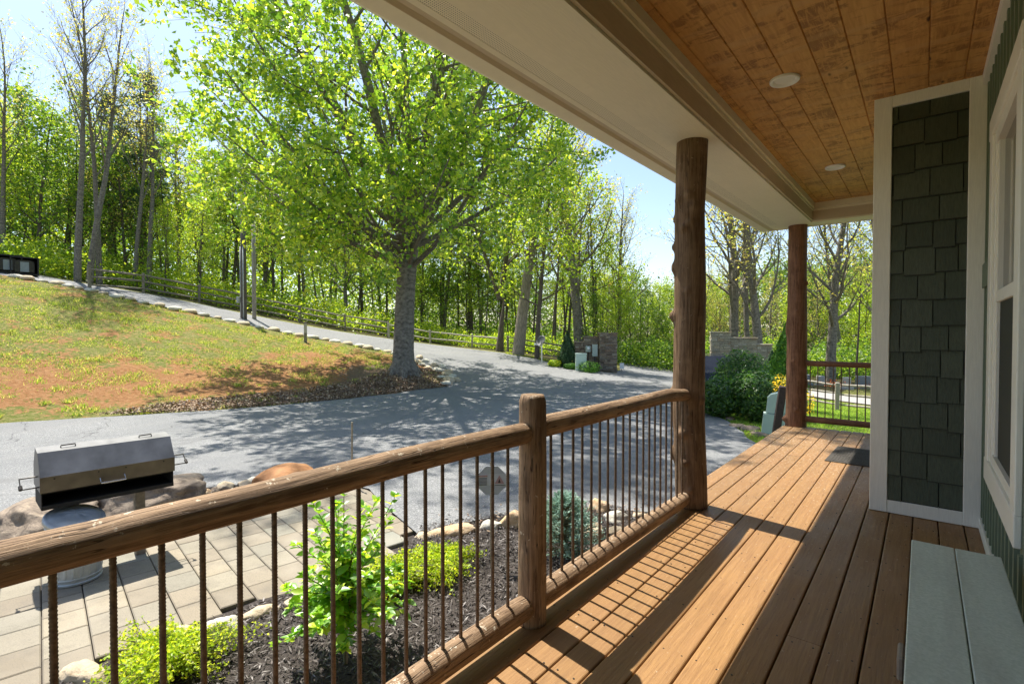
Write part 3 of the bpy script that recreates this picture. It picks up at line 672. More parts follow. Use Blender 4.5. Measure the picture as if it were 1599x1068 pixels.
# ------------------------------------------------------------------ deck
deck = empty('wooden_deck', (-.6, 4, 0), label='long tan painted wooden porch deck of parallel boards', cat='deck')
def put(mb, name, mat, par, origin, smooth=False):
    o = mb.build(name, mat, None, smooth); o.parent = par; o.matrix_parent_inverse = Matrix.Translation(-Vector(origin)); return o
DE = 8.74; r_ = random.Random(3)
bx = [-1.660]+[-1.512+.1466*k for k in range(13)]+[.352]
joints = {0: [4.62], 1: [1.2], 2: [-.6], 3: [6.6], 4: [.8], 5: [3.4], 6: [6.9], 7: [3.36], 8: [2.66], 9: [5.6, 1.0], 10: [-.2], 11: [2.2], 12: [], 13: [3.0]}
for i in range(len(bx)-1):
    a, c_ = bx[i]+.0035, bx[i+1]-.0035; cuts = [-1.8]+sorted(joints.get(i, []))+[DE]
    if i == 8: cuts = sorted(cuts+[6.05])
    if i == 9: cuts = cuts
    for y0, y1 in zip(cuts[:-1], cuts[1:]):
        b = MB(); w_ = .006; q = r_.uniform(-.0012, .0012); n = 2
        prof = [(a, -.038), (c_, -.038), (c_, -w_), (c_-w_*.4, -w_*.35), (c_-w_*1.2, 0), (a+w_*1.2, 0), (a+w_*.4, -w_*.35), (a, -w_)]
        sweep(b, prof, y0+.0012, y1-.0012, lambda y: q, 1); put(b, 'deck_board', 'deck', deck, (-.6, 4, 0))
b = MB(); rs_ = random.Random(6)
for i in range(len(bx)-1):
    for k in range(22):
        y = -1.58+.42*k
        if y > DE-.05: continue
        for x in (bx[i]+.032, bx[i+1]-.032):
            xx, yy_ = x+rs_.uniform(-.004, .004), y+rs_.uniform(-.006, .006); N = 8
            b.add([(xx+math.cos(6.283*q/N)*.0042, yy_+math.sin(6.283*q/N)*.0042, .0016) for q in range(N)]+[(xx+math.cos(6.283*q/N)*.0042, yy_+math.sin(6.283*q/N)*.0042, -.003) for q in range(N)], [tuple(range(N))]+[(q, N+q, N+(q+1) % N, (q+1) % N) for q in range(N)])
put(b, 'screw_heads', 'darksteel', deck, (-.6, 4, 0))['kind'] = 'stuff'
b = MB(); b.box(-1.64, -1.60, -1.8, DE-.02, -.24, -.040); b.box(-1.598, .34, DE-.06, DE-.02, -.24, -.040)
for k in range(22): b.box(-1.598, .34, -1.6+.42*k, -1.56+.42*k, -.2, -.0405)
put(b, 'rim_joist', 'farlog', deck, (-.6, 4, 0))
b = MB(); b.box(-1.62, -1.602, -1.8, DE-.08, -.80, -.245); put(b, 'skirt_board', 'brownpost', deck, (-.6, 4, 0))
# ------------------------------------------------------------------ logs
def log(name, mat, pts, radii, parent=None, seed=0, nr=70, ns=28, knots=(), chamfer=0, wob=.006, loc=None, lump=.03):
    pts = [Vector(p) for p in pts]; tot = sum((pts[i+1]-pts[i]).length for i in range(len(pts)-1)); vs = []; uv = []
    so = Vector((seed*5.3, seed*2.1, seed*7.7)); ref = None
    acc = [0]
    for i in range(len(pts)-1): acc.append(acc[-1]+(pts[i+1]-pts[i]).length)
    L = 0
    for i in range(nr+1):
        f_ = i/nr; s = f_*tot; k = 0
        while k < len(pts)-2 and acc[k+1] < s: k += 1
        u_ = (s-acc[k])/(acc[k+1]-acc[k]); p = pts[k].lerp(pts[k+1], u_); rr = radii[k]+(radii[k+1]-radii[k])*u_
        d = (pts[k+1]-pts[k]).normalized()
        if ref is None: ref = Vector((1, 0, 0)) if abs(d.x) < .8 else Vector((0, 1, 0))
        a = (ref-d*ref.dot(d)).normalized(); b_ = d.cross(a)
        p = p+(a*mnoise.noise(so+Vector((s*.9, 0, 0)))+b_*mnoise.noise(so+Vector((0, s*.9, 3))))*wob*2
        if chamfer:
            e = min(s, tot-s)
            if e < chamfer: rr *= .80+.20*(e/chamfer)**.6
        for j in range(ns):
            an = 2*math.pi*j/ns
            r2 = rr*(1+lump*mnoise.noise(so+Vector((math.cos(an)*1.3, math.sin(an)*1.3, s*1.6)))+lump*.35*mnoise.noise(so+Vector((math.cos(an)*5, math.sin(an)*5, s*1.5))))
            for (ks, ka, kh, kw) in knots:
                da = (an-ka+math.pi) % (2*math.pi)-math.pi; q = ((s-ks)**2+(da*rr)**2)/(kw*kw); 
                if q < 6: r2 += kh*(math.exp(-q)-.30*math.exp(-q*6))
            vs.append(p+(a*math.cos(an)+b_*math.sin(an))*r2); uv.append((abs(2*j/ns-1)*3.1416*rr, s))
    m = nr+1; fs = [(i*ns+j, i*ns+(j+1) % ns, (i+1)*ns+(j+1) % ns, (i+1)*ns+j) for i in range(nr) for j in range(ns)]
    fs += [tuple(range(ns))[::-1], tuple((m-1)*ns+j for j in range(ns))]
    mb = MB(); mb.add(vs, fs, uv); o = mb.build(name, mat, parent, False, loc)
    me = o.data; sm = np.ones(len(me.polygons), bool); sm[-2:] = False; me.polygons.foreach_set('use_smooth', sm); return o
# angles for vertical logs: 0 = +x, pi/2 = +y (towards far), pi = -x, 3pi/2 = towards camera
p1 = log('log_post', 'log', [(-1.462, 4.17, .003), (-1.50, 4.18, .8), (-1.50, 4.2, 1.6), (-1.505, 4.2, 2.4), (-1.485, 4.2, zb(4.2)+.004)], [.124, .128, .122, .118, .122], seed=2, nr=220, ns=56, wob=.004, lump=.05,
    knots=[(.92, 3.5, 0.043, 0.030), (1.55, 3.45, 0.052, 0.038), (1.95, 3.55, 0.032, 0.043), (2.12, 3.4, 0.029, 0.030), (2.35, 3.5, 0.017, 0.025), (.42, 3.4, 0.043, 0.051), (.60, 4.6, 0.041, 0.034), (.37, 4.75, 0.029, 0.021), (.15, 5.0, 0.023, 0.015), (.88, 6.0, 0.029, 0.030), (.75, 5.1, 0.020, 0.013),
           (2.52, 5.0, 0.029, 0.025), (2.42, 5.4, 0.032, 0.043), (2.30, 5.1, 0.026, 0.025), (2.25, 4.6, 0.029, 0.025), (2.48, 4.2, 0.026, 0.030), (1.25, 5.8, 0.017, 0.025), (1.75, 4.9, 0.020, 0.021)], loc=(-1.49, 4.2, 0))
tag(p1, 'thick knobbly brown log post holding the porch beam, end of the near railing', 'post', 'log posts holding up the porch roof')
p2 = log('log_post', 'farlog', [(-1.495, 8.755, -.10), (-1.492, 8.755, 1.2), (-1.50, 8.755, 2.2), (-1.50, 8.755, zb(8.6)+.004)], [.142, .138, .128, .126], seed=9, nr=160, ns=48, wob=.004, lump=.04,
    knots=[(.20, 3.6, .07, .04), (.36, 4.9, .035, .022), (1.09, 4.6, .022, .022), (1.56, 3.4, .025, .09), (1.70, 3.9, .02, .07), (1.83, 4.9, .018, .02), (2.25, 6.1, .03, .03), (2.45, 4.3, .012, .03), (.75, 6.1, .02, .06)], loc=(-1.5, 8.755, -.1))
tag(p2, 'reddish brown log post at the far deck corner under the beam end', 'post', 'log posts holding up the porch roof')
p3 = log('short_log_post', 'rail', [(-1.480, 2.000, .003), (-1.480, 2.000, .6), (-1.480, 2.000, 1.115)], [.070, .069, .0665], seed=4, nr=70, ns=36, wob=.002, lump=.03, knots=[(.35, 4.9, .006, .02)], loc=(-1.48, 2, 0))
# chamfered head
for v in p3.data.vertices:
    if v.co.z > 1.085: k = (v.co.z-1.085)/.03; v.co.x *= 1-.16*k; v.co.y *= 1-.16*k
tag(p3, 'short flat topped log post between the two near railing sections', 'post')
# near railings
def rebar(L):
    b = MB(); n = int(L/.0045); vs = []; N = 8
    for i in range(n+1):
        r = .0074+(.0011 if i % 2 else -.0003); z = -L/2+L*i/n
        vs += [(math.cos(2*math.pi*k/N)*r, math.sin(2*math.pi*k/N)*r, z+.0015*math.sin(2*math.pi*k/N)) for k in range(N)]
    b.add(vs, [(i*N+k, i*N+(k+1) % N, (i+1)*N+(k+1) % N, (i+1)*N+k) for i in range(n) for k in range(N)]); return b
def railing(o, label, top, bot, rt, rb, ys, cat, group, m='rail', along='y', seed=1, kn=()):
    e = empty('log_railing', o, label=label, cat=cat, group=group); O = Vector(o)
    inv = Matrix.Translation(-O)
    t = log('top_rail', m, top, rt, None, seed, 120, 30, knots=kn, chamfer=.06, wob=.004, lump=.05); t.parent = e; t.matrix_parent_inverse = inv
    q = log('bottom_rail', m, bot, rb, None, seed+3, 100, 26, chamfer=.05, wob=.003, lump=.05); q.parent = e; q.matrix_parent_inverse = inv
    first = None; z0 = bot[0][2]; z1 = top[0][2]; L = z1-z0
    for y in ys:
        if first is None:
            first = rebar(L).build('rebar_baluster', 'rebar', e, True); x_ = first
        else: x_ = first.copy(); COL.objects.link(x_); x_.parent = e
        P = Vector((top[0][0], y, (z0+z1)/2)) if along == 'y' else Vector((y, top[0][1], (z0+z1)/2))
        x_.location = P-O; x_.rotation_euler = (0, 0, hash(round(y*100)) % 6)
    return e
railing((-1.48, .9, .08), 'long near brown log railing section running out of frame at the left', [(-1.48, -1.8, .930), (-1.48, .2, .940), (-1.48, 1.2, .945), (-1.48, 1.965, .935)], [(-1.48, -1.8, .088), (-1.48, .9, .098), (-1.48, 1.965, .096)],
        [.050, .047, .049, .050], [.056, .055, .056], [.045+.0, .14, .236, .343, .442, .535, .629, .727, .823, .917, 1.015, 1.113, 1.216, 1.312, 1.402, 1.503, 1.604, 1.704, 1.811, -.06, -.16, -.26, -.36, -.46], 'railing', 'log railings with rebar balusters', seed=21,
        kn=[(2.10, 5.6, -.010, .035), (2.6, 4.0, .008, .02), (2.75, 1.6, .004, .02)])
railing((-1.48, 3.1, .08), 'brown log railing section between the short post and the knobbly post', [(-1.48, 2.035, .950), (-1.48, 3.0, .950), (-1.48, 3.7, .945), (-1.48, 4.09, .912)], [(-1.48, 2.03, .105), (-1.48, 3.1, .098), (-1.48, 4.09, .085)],
        [.055, .052, .050, .046], [.056, .055, .052], [2.159, 2.264, 2.373, 2.469, 2.571, 2.669, 2.769, 2.868, 2.97, 3.064, 3.171, 3.271, 3.368, 3.463, 3.565, 3.669, 3.773, 3.89, 3.997], 'railing', 'log railings with rebar balusters', seed=32)
railing((-.9, 8.74, .08), 'far cross railing at the deck end with thin rebar balusters', [(-1.42, 8.74, .955), (-.5, 8.74, .957), (.33, 8.74, .96)], [(-1.42, 8.74, .120), (-.5, 8.74, .118), (.33, 8.74, .116)],
        [.042, .040, .042], [.046, .045, .044], [-1.31, -1.212, -1.115, -1.016, -.918, -.82, -.724, -.627, -.53, -.43, -.33], 'railing', 'log railings with rebar balusters', m='farlog', along='x', seed=43)
# doormat
b = MB(); b.box(-.44, .44, -.46, .46, 0, .010, bev=.004)
for i in range(28):
    for j in range(3): b.box(-.40+.0285*i, -.40+.0285*i+.018, -.42+.285*j+.01, -.42+.285*j+.26, .0095, .0125)
o = b.build('doormat', 'mat', None, loc=(0, 0, 0)); o.location = (-.385, 6.995, .001); o.rotation_euler = (0, 0, R(-1.5)); tag(o, 'dark ribbed rubber doormat lying on the deck past the shingled column', 'doormat')
# bench
be = empty('bench', (.12, 1.9, 0), label='low bench with a grey green two board top against the green wall', cat='bench')
BZ = .46
for x0, x1 in ((-.0315, .1175), (.1205, .2705)):
    b = MB(); b.box(x0, x1, .9, 2.995, BZ-.022, BZ, bev=.003); put(b, 'seat_board', 'bench', be, (.12, 1.9, 0))
for y in (2.72, 1.2):
    for x in (.0, .2):
        b = MB(); b.box(x, x+.045, y, y+.045, .001, BZ-.0225, bev=.003); put(b, 'leg', 'brownpost', be, (.12, 1.9, 0))
b = MB(); b.box(.0, .245, 1.25, 2.76, BZ-.075, BZ-.0228); put(b, 'seat_frame', 'brownpost', be, (.12, 1.9, 0))
b = MB(); b.box(-.052, -.033, 1.93, 2.03, BZ-.10, BZ-.025, bev=.006); put(b, 'wooden_handle', 'fence', be, (.12, 1.9, 0))
# ------------------------------------------------------------------ patio, beds
bed = [(-1.70, -3), (-1.70, 5.6), (-2.55, 6.0), xy(930, 782), xy(820, 797), xy(720, 812), xy(658, 820), (-4.05, 3.4), xy(560, 905), xy(470, 925), (-4.15, 1.9), (-4.15, 1.0), (-4.1, -.5), (-3.6, -3)]
bedo = sheet('mulch_bed', bed, .02, 'mulch', .25); bedo['kind'] = 'structure'
bed2 = [(-8.35, -3), (-8.25, 0), (-8.1, 2.5), (-7.15, 4.15), (-6.5, 4.6), (-6.35, 4.2), (-7.1, 2.8), (-7.25, 1.0), (-7.9, -3)]
sheet('planting_strip', bed2, .02, 'mulch', .25)
# pavers: rows run along u, slightly turned
pv = MB(); u_ = Vector((.989, -.148, 0)); v_ = Vector((.148, .989, 0)); o_ = Vector((-4.20, .612, 0)); r_ = random.Random(8)
PP = patio
for i in range(-22, 20):
    off = r_.uniform(0, .33); 
    for k in range(-16, 14):
        cx_ = (k+.5)*.332+off; cy_ = (i+.5)*.2575
        c_ = o_-u_*cx_+v_*cy_
        if not inpoly(np.array([c_.x]), np.array([c_.y]), PP)[0]: continue
        z = h1(c_.x, c_.y)+.012+r_.uniform(-.002, .002); hw, hl = .2575/2-.0035, .166-.0035
        tl = (r_.uniform(-.004, .004), r_.uniform(-.004, .004))
        def q(a, b_, dz): p = c_+u_*a+v_*b_; return (p.x, p.y, z+dz+tl[0]*a+tl[1]*b_)
        e = .008
        vs = [q(-hl, -hw, -.06), q(hl, -hw, -.06), q(hl, hw, -.06), q(-hl, hw, -.06), q(-hl, -hw, -.007), q(hl, -hw, -.007), q(hl, hw, -.007), q(-hl, hw, -.007), q(-hl+e, -hw+e, 0), q(hl-e, -hw+e, 0), q(hl-e, hw-e, 0), q(-hl+e, hw-e, 0)]
        pv.add(vs, [(0, 1, 5, 4), (1, 2, 6, 5), (2, 3, 7, 6), (3, 0, 4, 7), (4, 5, 9, 8), (5, 6, 10, 9), (6, 7, 11, 10), (7, 4, 8, 11), (8, 9, 10, 11)])
po = pv.build('patio', 'paver'); tag(po, kind='structure')
sheet('paver_sand', [(x, y) for x, y in PP], -.03, 'mulch', .4)
# bark chips
rg2 = np.random.default_rng(21)
def scatter(poly, n, rg=rg2):
    P = np.array(poly); lo, hi = P.min(0), P.max(0); out = []
    while sum(len(o) for o in out) < n:
        q = rg.uniform(lo, hi, (n*2, 2)); out.append(q[inpoly(q[:, 0], q[:, 1], poly)])
    return np.concatenate(out)[:n]
def chips(name, poly, n, smin, smax, mat, asp, off, label=None):
    q = scatter(poly, n); z = hz(q[:, 0], q[:, 1])+off+rg2.uniform(0, .022, n)
    N = rg2.normal(size=(n, 3))*.45+np.array([0, 0, 1]); return cards(name, np.c_[q, z], N, rg2.uniform(smin, smax, n), mat, asp=asp, bend=.08, rg=rg2)
near_bed = [(-1.70, 0), (-1.70, 5.5), xy(930, 785), xy(820, 800), xy(720, 815), xy(658, 823), (-4.05, 3.4), xy(560, 905), xy(470, 925), (-4.1, 1.9), (-4.1, .6)]
tag(chips('mulch_chips', near_bed, 26000, .02, .075, 'chip', .30, .024), kind='stuff')
tag(chips('mulch_chips', bed2, 3500, .02, .07, 'chip', .32, .024), kind='stuff')
# stones round the beds
def stone_at(x, y, sx, sy, sz, mat, label, seed, rz=0, lift=.25, name='edging_rock', group='rocks edging the mulch bed', rough=.28):
    o = rock(name, mat, (x, y, h1(x, y)+sz*lift), (sx, sy, sz), seed, rz, rough=rough); tag(o, label, 'rock', group); return o
def SP(px, py): return onz(px, py, -.75)
specs = [((132, 1062), .17, .10, .09, 'tanrock', 'long tan rock at the lower left behind the golden juniper', 1, .4),
         ((278, 1000), .13, .085, .075, 'tanrock', 'tan speckled rock between the golden juniper and the pavers', 2, 1.2),
         ((348, 990), .135, .115, .105, 'whiterock', 'rounded pale cream rock at the paver edge right of the golden juniper', 3, .9),
         ((402, 962), .16, .085, .06, 'tanrock', 'flat pinkish tan rock between the pale rounded rock and the leafy shrub', 4, 1.3),
         ((455, 945), .07, .06, .05, 'tanrock', 'small pink rock under the left leaves of the shrub', 5, .2),
         ((575, 890), .12, .09, .07, 'tanrock', 'tan rock showing between the leaves of the shrub', 6, .2),
         ((662, 838), .10, .09, .05, 'tanrock', 'flat brownish rock where the pavers meet the asphalt', 17, .2),
         ((712, 832), .30, .12, .085, 'orangeledge', 'long flat orange tan rock at the asphalt edge left of the octagon sign', 7, .95),
         ((768, 824), .12, .09, .10, 'whiterock', 'small pale rock under the octagon sign', 8, .8),
         ((800, 820), .17, .13, .15, 'orangeledge', 'blocky orange tan rock left of the short log post', 9, .5),
         ((926, 840), .15, .15, .14, 'tanrock', 'rounded golden boulder right of the blue spruce', 10, .3),
         ((935, 795), .15, .11, .13, 'orangeledge', 'upright orange tan rock behind the golden boulder', 11, .3),
         ((962, 812), .19, .12, .10, 'whiterock', 'pale flat topped rock leaning on the rocks by the asphalt', 12, .9),
         ((965, 832), .17, .11, .065, 'tanrock', 'low tan slab rock in front of the pale flat topped rock', 13, .9),
         ((1000, 805), .10, .08, .05, 'tanrock', 'last small tan rock beside the asphalt behind the railing', 14, .9)]
for (p, sx, sy, sz, mt, lb, sd, rz) in specs:
    q = SP(*p); stone_at(q.x, q.y, sx, sy, sz, mt, lb, sd, rz)
# boulders and stones of the strip behind the patio
bo = rock('boulder', 'boulder', (-7.38, 1.15, -.66), (.55, .42, .30), 31, .2, 5, rough=.35); tag(bo, 'rough dark brown boulder behind the metal trash can', 'boulder', 'boulders by the patio')
bo = rock('boulder', 'boulder', (-7.35, 2.08, -.62), (.50, .62, .27), 33, .2, 5, rough=.35, flat=.6); tag(bo, 'broad flat brown boulder behind the barbecue grill', 'boulder', 'boulders by the patio')
q = SP(452, 768); bo = rock('boulder', 'orangerock', (q.x-.1, q.y, -.64), (.40, .52, .24), 36, .5, 5, rough=.12); tag(bo, 'smooth orange brown boulder rising over the handrail', 'boulder', 'boulders by the patio')
q = SP(234, 790); stone_at(q.x, q.y, .13, .12, .12, 'whiterock', 'round pale grey stone right of the grill leg', 41, 0, .5, 'river_stone', 'small stones along the asphalt behind the patio', .1)
sm = [(262, 784, .12, 'tanrock', 'small tan stone, first right of the round pale grey stone'), (285, 774, .15, 'whiterock', 'flat whitish stone lying among the bark behind the handrail'), (303, 772, .11, 'tanrock', 'small brown tan stone in the middle of the stone row'),
      (320, 768, .11, 'orangeledge', 'small orange stone in the middle of the stone row'), (337, 764, .10, 'boulder', 'small grey brown stone left of the golden oval stone'), (353, 760, .16, 'tanrock', 'golden oval stone in the row behind the handrail'),
      (381, 755, .13, 'tanrock', 'tan stone right of the golden oval stone'), (400, 750, .14, 'whiterock', 'pale long stone touching the orange boulder')]
for i, (px, py, s, mt, lb) in enumerate(sm):
    q = SP(px, py); stone_at(q.x, q.y, s*1.15, s*.75, s*.5, mt, lb, 50+i, 1.2+.3*i, .4, 'river_stone', 'small stones along the asphalt behind the patio', .15)
for px, py, s, lb in ((12, 850, .17, 'orange tan stone at the left edge below the dark boulder'), (32, 838, .10, 'small white stone beside the dark boulder at the left'), (2, 838, .12, 'flat tan stone cut by the left edge of the photo')):
    q = SP(px, py); stone_at(q.x, q.y, s*1.2, s*.7, s*.45, 'whiterock' if 'white' in lb else 'orangeledge', lb, 70+px, 1.2, .4, 'river_stone', 'small stones along the asphalt behind the patio', .15)
# stones edging the upper drive
r_ = random.Random(14); prot = [rock('drive_edge_stone', 'tanrock' if i % 2 else 'whiterock', (0, 0, -50), (1, 1, 1), 80+i, 0, 2, rough=.3) for i in range(4)]
L = 0; pts = dense(ridge, .1, closed=False); used = [False]*4; k = 0; last = -9; lenacc = 0
for i in range(1, len(pts)):
    lenacc += math.dist(pts[i], pts[i-1])
    if lenacc < r_.uniform(.42, .8): continue
    lenacc = 0; x, y = pts[i]
    a = math.atan2(pts[i][1]-pts[i-1][1], pts[i][0]-pts[i-1][0]); nn = Vector((math.sin(a), -math.cos(a)))
    jx = r_.uniform(-.12, .16); x += nn.x*jx; y += nn.y*jx
    v = k % 4; o = prot[v] if not used[v] else prot[v].copy()
    if used[v]: COL.objects.link(o)
    used[v] = True; s = r_.uniform(.16, .30); sc = (s*1.4, s, s*.55); o.scale = sc; o.location = (x, y, h1(x, y)+.04); o.rotation_euler = (0, 0, a+r_.uniform(-.3, .3)); k += 1
    tag(o, 'weathered tan stone in the row edging the upper drive along the grassy bank', 'stone', 'stones edging the upper drive')
tip = [(690, 575), (700, 583), (707, 590), (700, 597), (690, 592), (713, 596), (683, 581), (677, 573), (664, 566), (655, 560), (696, 602)]
for i, (px, py) in enumerate(tip):
    q = gp(px, py); o = prot[i % 4].copy(); COL.objects.link(o); s = r_.uniform(.17, .27); o.scale = (s*1.3, s, s*.7); o.location = (q.x, q.y, q.z+.06); o.rotation_euler = (0, 0, i)
    tag(o, 'tan stone in the loose heap at the bank tip where the two drives meet', 'stone', 'stones heaped at the tip of the bank')
# ------------------------------------------------------------------ barbecue grill, axis along world y
GX, GY = -6.0, 1.36
grill = empty('barbecue_grill', (GX, GY, -.75), R(-3), label='large steel park barbecue grill with a hooded lid on two posts by the patio', cat='grill')
Lg = .485; zz = .65    # local z of the trough bottom above the ground
def ext(mb, prof, y0, y1):
    n = len(prof); mb.add([(x, y0, z) for x, z in prof]+[(x, y1, z) for x, z in prof], [tuple(range(n)), tuple(range(2*n-1, n-1, -1))]+[(i, n+i, n+(i+1) % n, (i+1) % n) for i in range(n)])
b = MB()   # trough: open box
th = .006
b.box(-.20, .20, -Lg, Lg, zz, zz+th); b.box(-.20, -.20+th, -Lg, Lg, zz+th, zz+.16); b.box(.20-th, .20, -Lg, Lg, zz+th, zz+.035)
b.box(-.194, .194, -Lg, -Lg+th, zz+th, zz+.16); b.box(-.194, .194, Lg-th, Lg, zz+th, zz+.16)
b.build('fire_box', 'soot', grill)
b = MB(); b.box(-.195, .19, -Lg+.01, Lg-.01, zz+.012, zz+.03); b.build('ash_tray', 'soot', grill)
b = MB(); prof = [(.212, zz+.155), (.212, zz+.285), (.075, zz+.475), (-.09, zz+.50), (-.212, zz+.33), (-.212, zz+.155)]
n = len(prof); inn = [(.206, zz+.155), (.206, zz+.283), (.072, zz+.469), (-.087, zz+.494), (-.206, zz+.328), (-.206, zz+.155)]
y0, y1 = -Lg-.008, Lg+.008
vs = [(x, y0, z) for x, z in prof]+[(x, y1, z) for x, z in prof]; b.add(vs, [(i, n+i, n+i+1, i+1) for i in range(1, n-1)]+[tuple(range(n)), tuple(range(2*n-1, n-1, -1))])
b.add([(x, y0+.003, z) for x, z in inn]+[(x, y1-.003, z) for x, z in inn], [(i+1, n+i+1, n+i, i) for i in range(0, n-1)])
lid = b.build('lid', 'steel', grill)
b = MB(); b.box(.2065, .2135, y0-.0005, y1+.0005, zz+.150, zz+.284); b.build('front_panel', 'steelbrown', lid)
for y in (-.28, .30):
    b = MB(); b.tube([(-.0, y-.05, zz+.487), (-.0, y-.05, zz+.505), (-.0, y+.05, zz+.507), (-.0, y+.05, zz+.487)], .006, 6); b.build('lid_loop', 'darksteel', lid)
for y in (-.40, -.10, .10, .40):
    b = MB(); b.tube([(.2134, y, zz+.262), (.2165, y, zz+.262)], .007, 8); b.build('rivet', 'darksteel', lid)
for y in (-.30, .30):
    b = MB(); b.tube([(-.205, y-.04, zz+.160), (-.205, y+.04, zz+.160)], .012, 8); b.build('hinge', 'darksteel', grill)
b = MB()
for k in range(30): b.tube([(-.18, -.45+.031*k, zz+.145), (.19, -.45+.031*k, zz+.145)], .004, 5, cap=False)
b.tube([(.185, -.47, zz+.14), (.185, .47, zz+.14)], .005, 5); g__ = b.build('cooking_grate', 'darksteel', grill)
b = MB(); b.tube([(.214, -.09, zz+.20), (.262, -.09, zz+.165), (.262, .09, zz+.165), (.214, .09, zz+.20)], .0065, 8)
for k in range(16): b.tube([(.262, -.07+.009*k, zz+.165), (.262, -.0655+.009*k, zz+.165)], .0095, 8)
b.build('front_handle', 'chrome', lid)
for s_ in (-1, 1):
    b = MB(); e_ = s_*(Lg+.008); b.tube([(.06, e_, zz+.27), (.06, e_+s_*.115, zz+.27), (.17, e_+s_*.115, zz+.20), (.17, e_, zz+.20)], .006, 8); b.tube([(.135, e_+s_*.115, zz+.223), (.17, e_+s_*.115, zz+.20)], .014, 8); b.build('side_handle', 'darksteel', grill)
for y in (-.285, .245):
    b = MB(); b.box(-.045, .045, y-.04, y+.04, -.02, zz-.001, bev=.006); b.build('post', 'fence', grill)
# trash can
tc = empty('trash_can', (-5.78, 1.08, -.745), label='ribbed galvanised metal trash can with its lid tilted, under the grill', cat='trash can')
b = MB(); N = 120; prof = [(.185, 0), (.193, .004), (.196, .02), (.188, .03), (.192, .05), (.196, .06), (.192, .07), (.193, .10), (.213, .50), (.219, .51), (.222, .53), (.222, .545), (.226, .555), (.222, .565)]
vs = []
for j, (r, z) in enumerate(prof):
    for k in range(N):
        a = 2*math.pi*k/N; rr = r+((.004 if (k//2) % 3 == 0 else 0) if 7 <= j <= 8 else 0); vs.append((math.cos(a)*rr, math.sin(a)*rr, z))
b.add(vs, [(j*N+k, j*N+(k+1) % N, (j+1)*N+(k+1) % N, (j+1)*N+k) for j in range(len(prof)-1) for k in range(N)]+[tuple(range(N))[::-1]]); b.build('can_body', 'galv', tc)
b = MB(); N = 64; prof = [(.232, -.028), (.234, -.03), (.235, .0), (.225, .012), (.205, .010), (.19, .018), (.12, .042), (.115, .038), (.05, .052), (.0001, .054)]
vs = [(math.cos(2*math.pi*k/N)*r, math.sin(2*math.pi*k/N)*r, z+.0015*math.sin(k*.79)) for r, z in prof for k in range(N)]
b.add(vs, [(j*N+k, j*N+(k+1) % N, (j+1)*N+(k+1) % N, (j+1)*N+k) for j in range(len(prof)-1) for k in range(N)])
ld = b.build('can_lid', 'galv', tc, True); ld.location = (-.02, 0, .60); ld.rotation_euler = (R(-6), R(17), 0); tc.scale = (.92, .92, .90)
# ------------------------------------------------------------------ octagon yard sign
q = at(768, 750, 4.75); sg = empty('yard_sign', (q.x, q.y, h1(q.x, q.y)), math.atan2(-q.x, q.y)+R(2), label='small grey octagonal yard sign with a red triangle on a thin stake by the rocks', cat='sign')
zs = q.z-h1(q.x, q.y); Rr = .155*4.75/5
b = MB(); Mx = Matrix.Translation((0, 0, zs)) @ Matrix.Rotation(R(90), 4, 'X'); octp = [(math.cos(R(22.5+45*k))*Rr*.985, math.sin(R(22.5+45*k))*Rr*.985) for k in range(8)]
b.prism(octp, -.003, .003, Mx); b.build('sign_plate', 'signface', sg)
def flat(mb, x0, x1, z0, z1, y=-.0045): mb.box(x0, x1, y-.001, y+.001, z0+zs, z1+zs)
b = MB(); flat(b, -.135, .135, -.045, .062, -.0040); b.build('pale_band', 'signpale', sg)
b = MB(); b.prism([(.025, -.03), (.115, -.03), (.07, .05)], 0, .002, Matrix.Translation((0, -.0055, zs)) @ Matrix.Rotation(R(90), 4, 'X')); b.prism([(-.13, .035), (-.04, .035), (-.04, .052), (-.13, .052)], 0, .002, Matrix.Translation((0, -.0055, zs)) @ Matrix.Rotation(R(90), 4, 'X')); b.build('red_triangle', 'signink', sg)
b = MB()
for k in range(5): flat(b, -.128, -.045, .022-.012*k, .0265-.012*k, -.0062)
flat(b, -.13, -.045, -.040, -.033, -.0062); flat(b, .025, .125, -.045, -.040, -.0062); b.prism([(.058, -.02), (.082, -.02), (.07, .02)], 0, .001, Matrix.Translation((0, -.0075, zs)) @ Matrix.Rotation(R(90), 4, 'X')); b.build('sign_writing', 'signtext', sg)
b = MB(); b.tube([(-.012, .008, -.05), (-.012, .008, zs+.17)], .004, 6); b.build('stake', 'stake', sg)
# thin rod
q = at(549, 659, 7.6); b = MB(); g_ = h1(q.x, q.y); b.tube([(0, 0, -.1), (.01, .0, q.z-g_)], .013, 8); o = b.build('marker_rod', 'stake', None); o.location = (q.x, q.y, g_); tag(o, 'thin upright marker rod standing at the patio edge behind the handrail', 'rod')
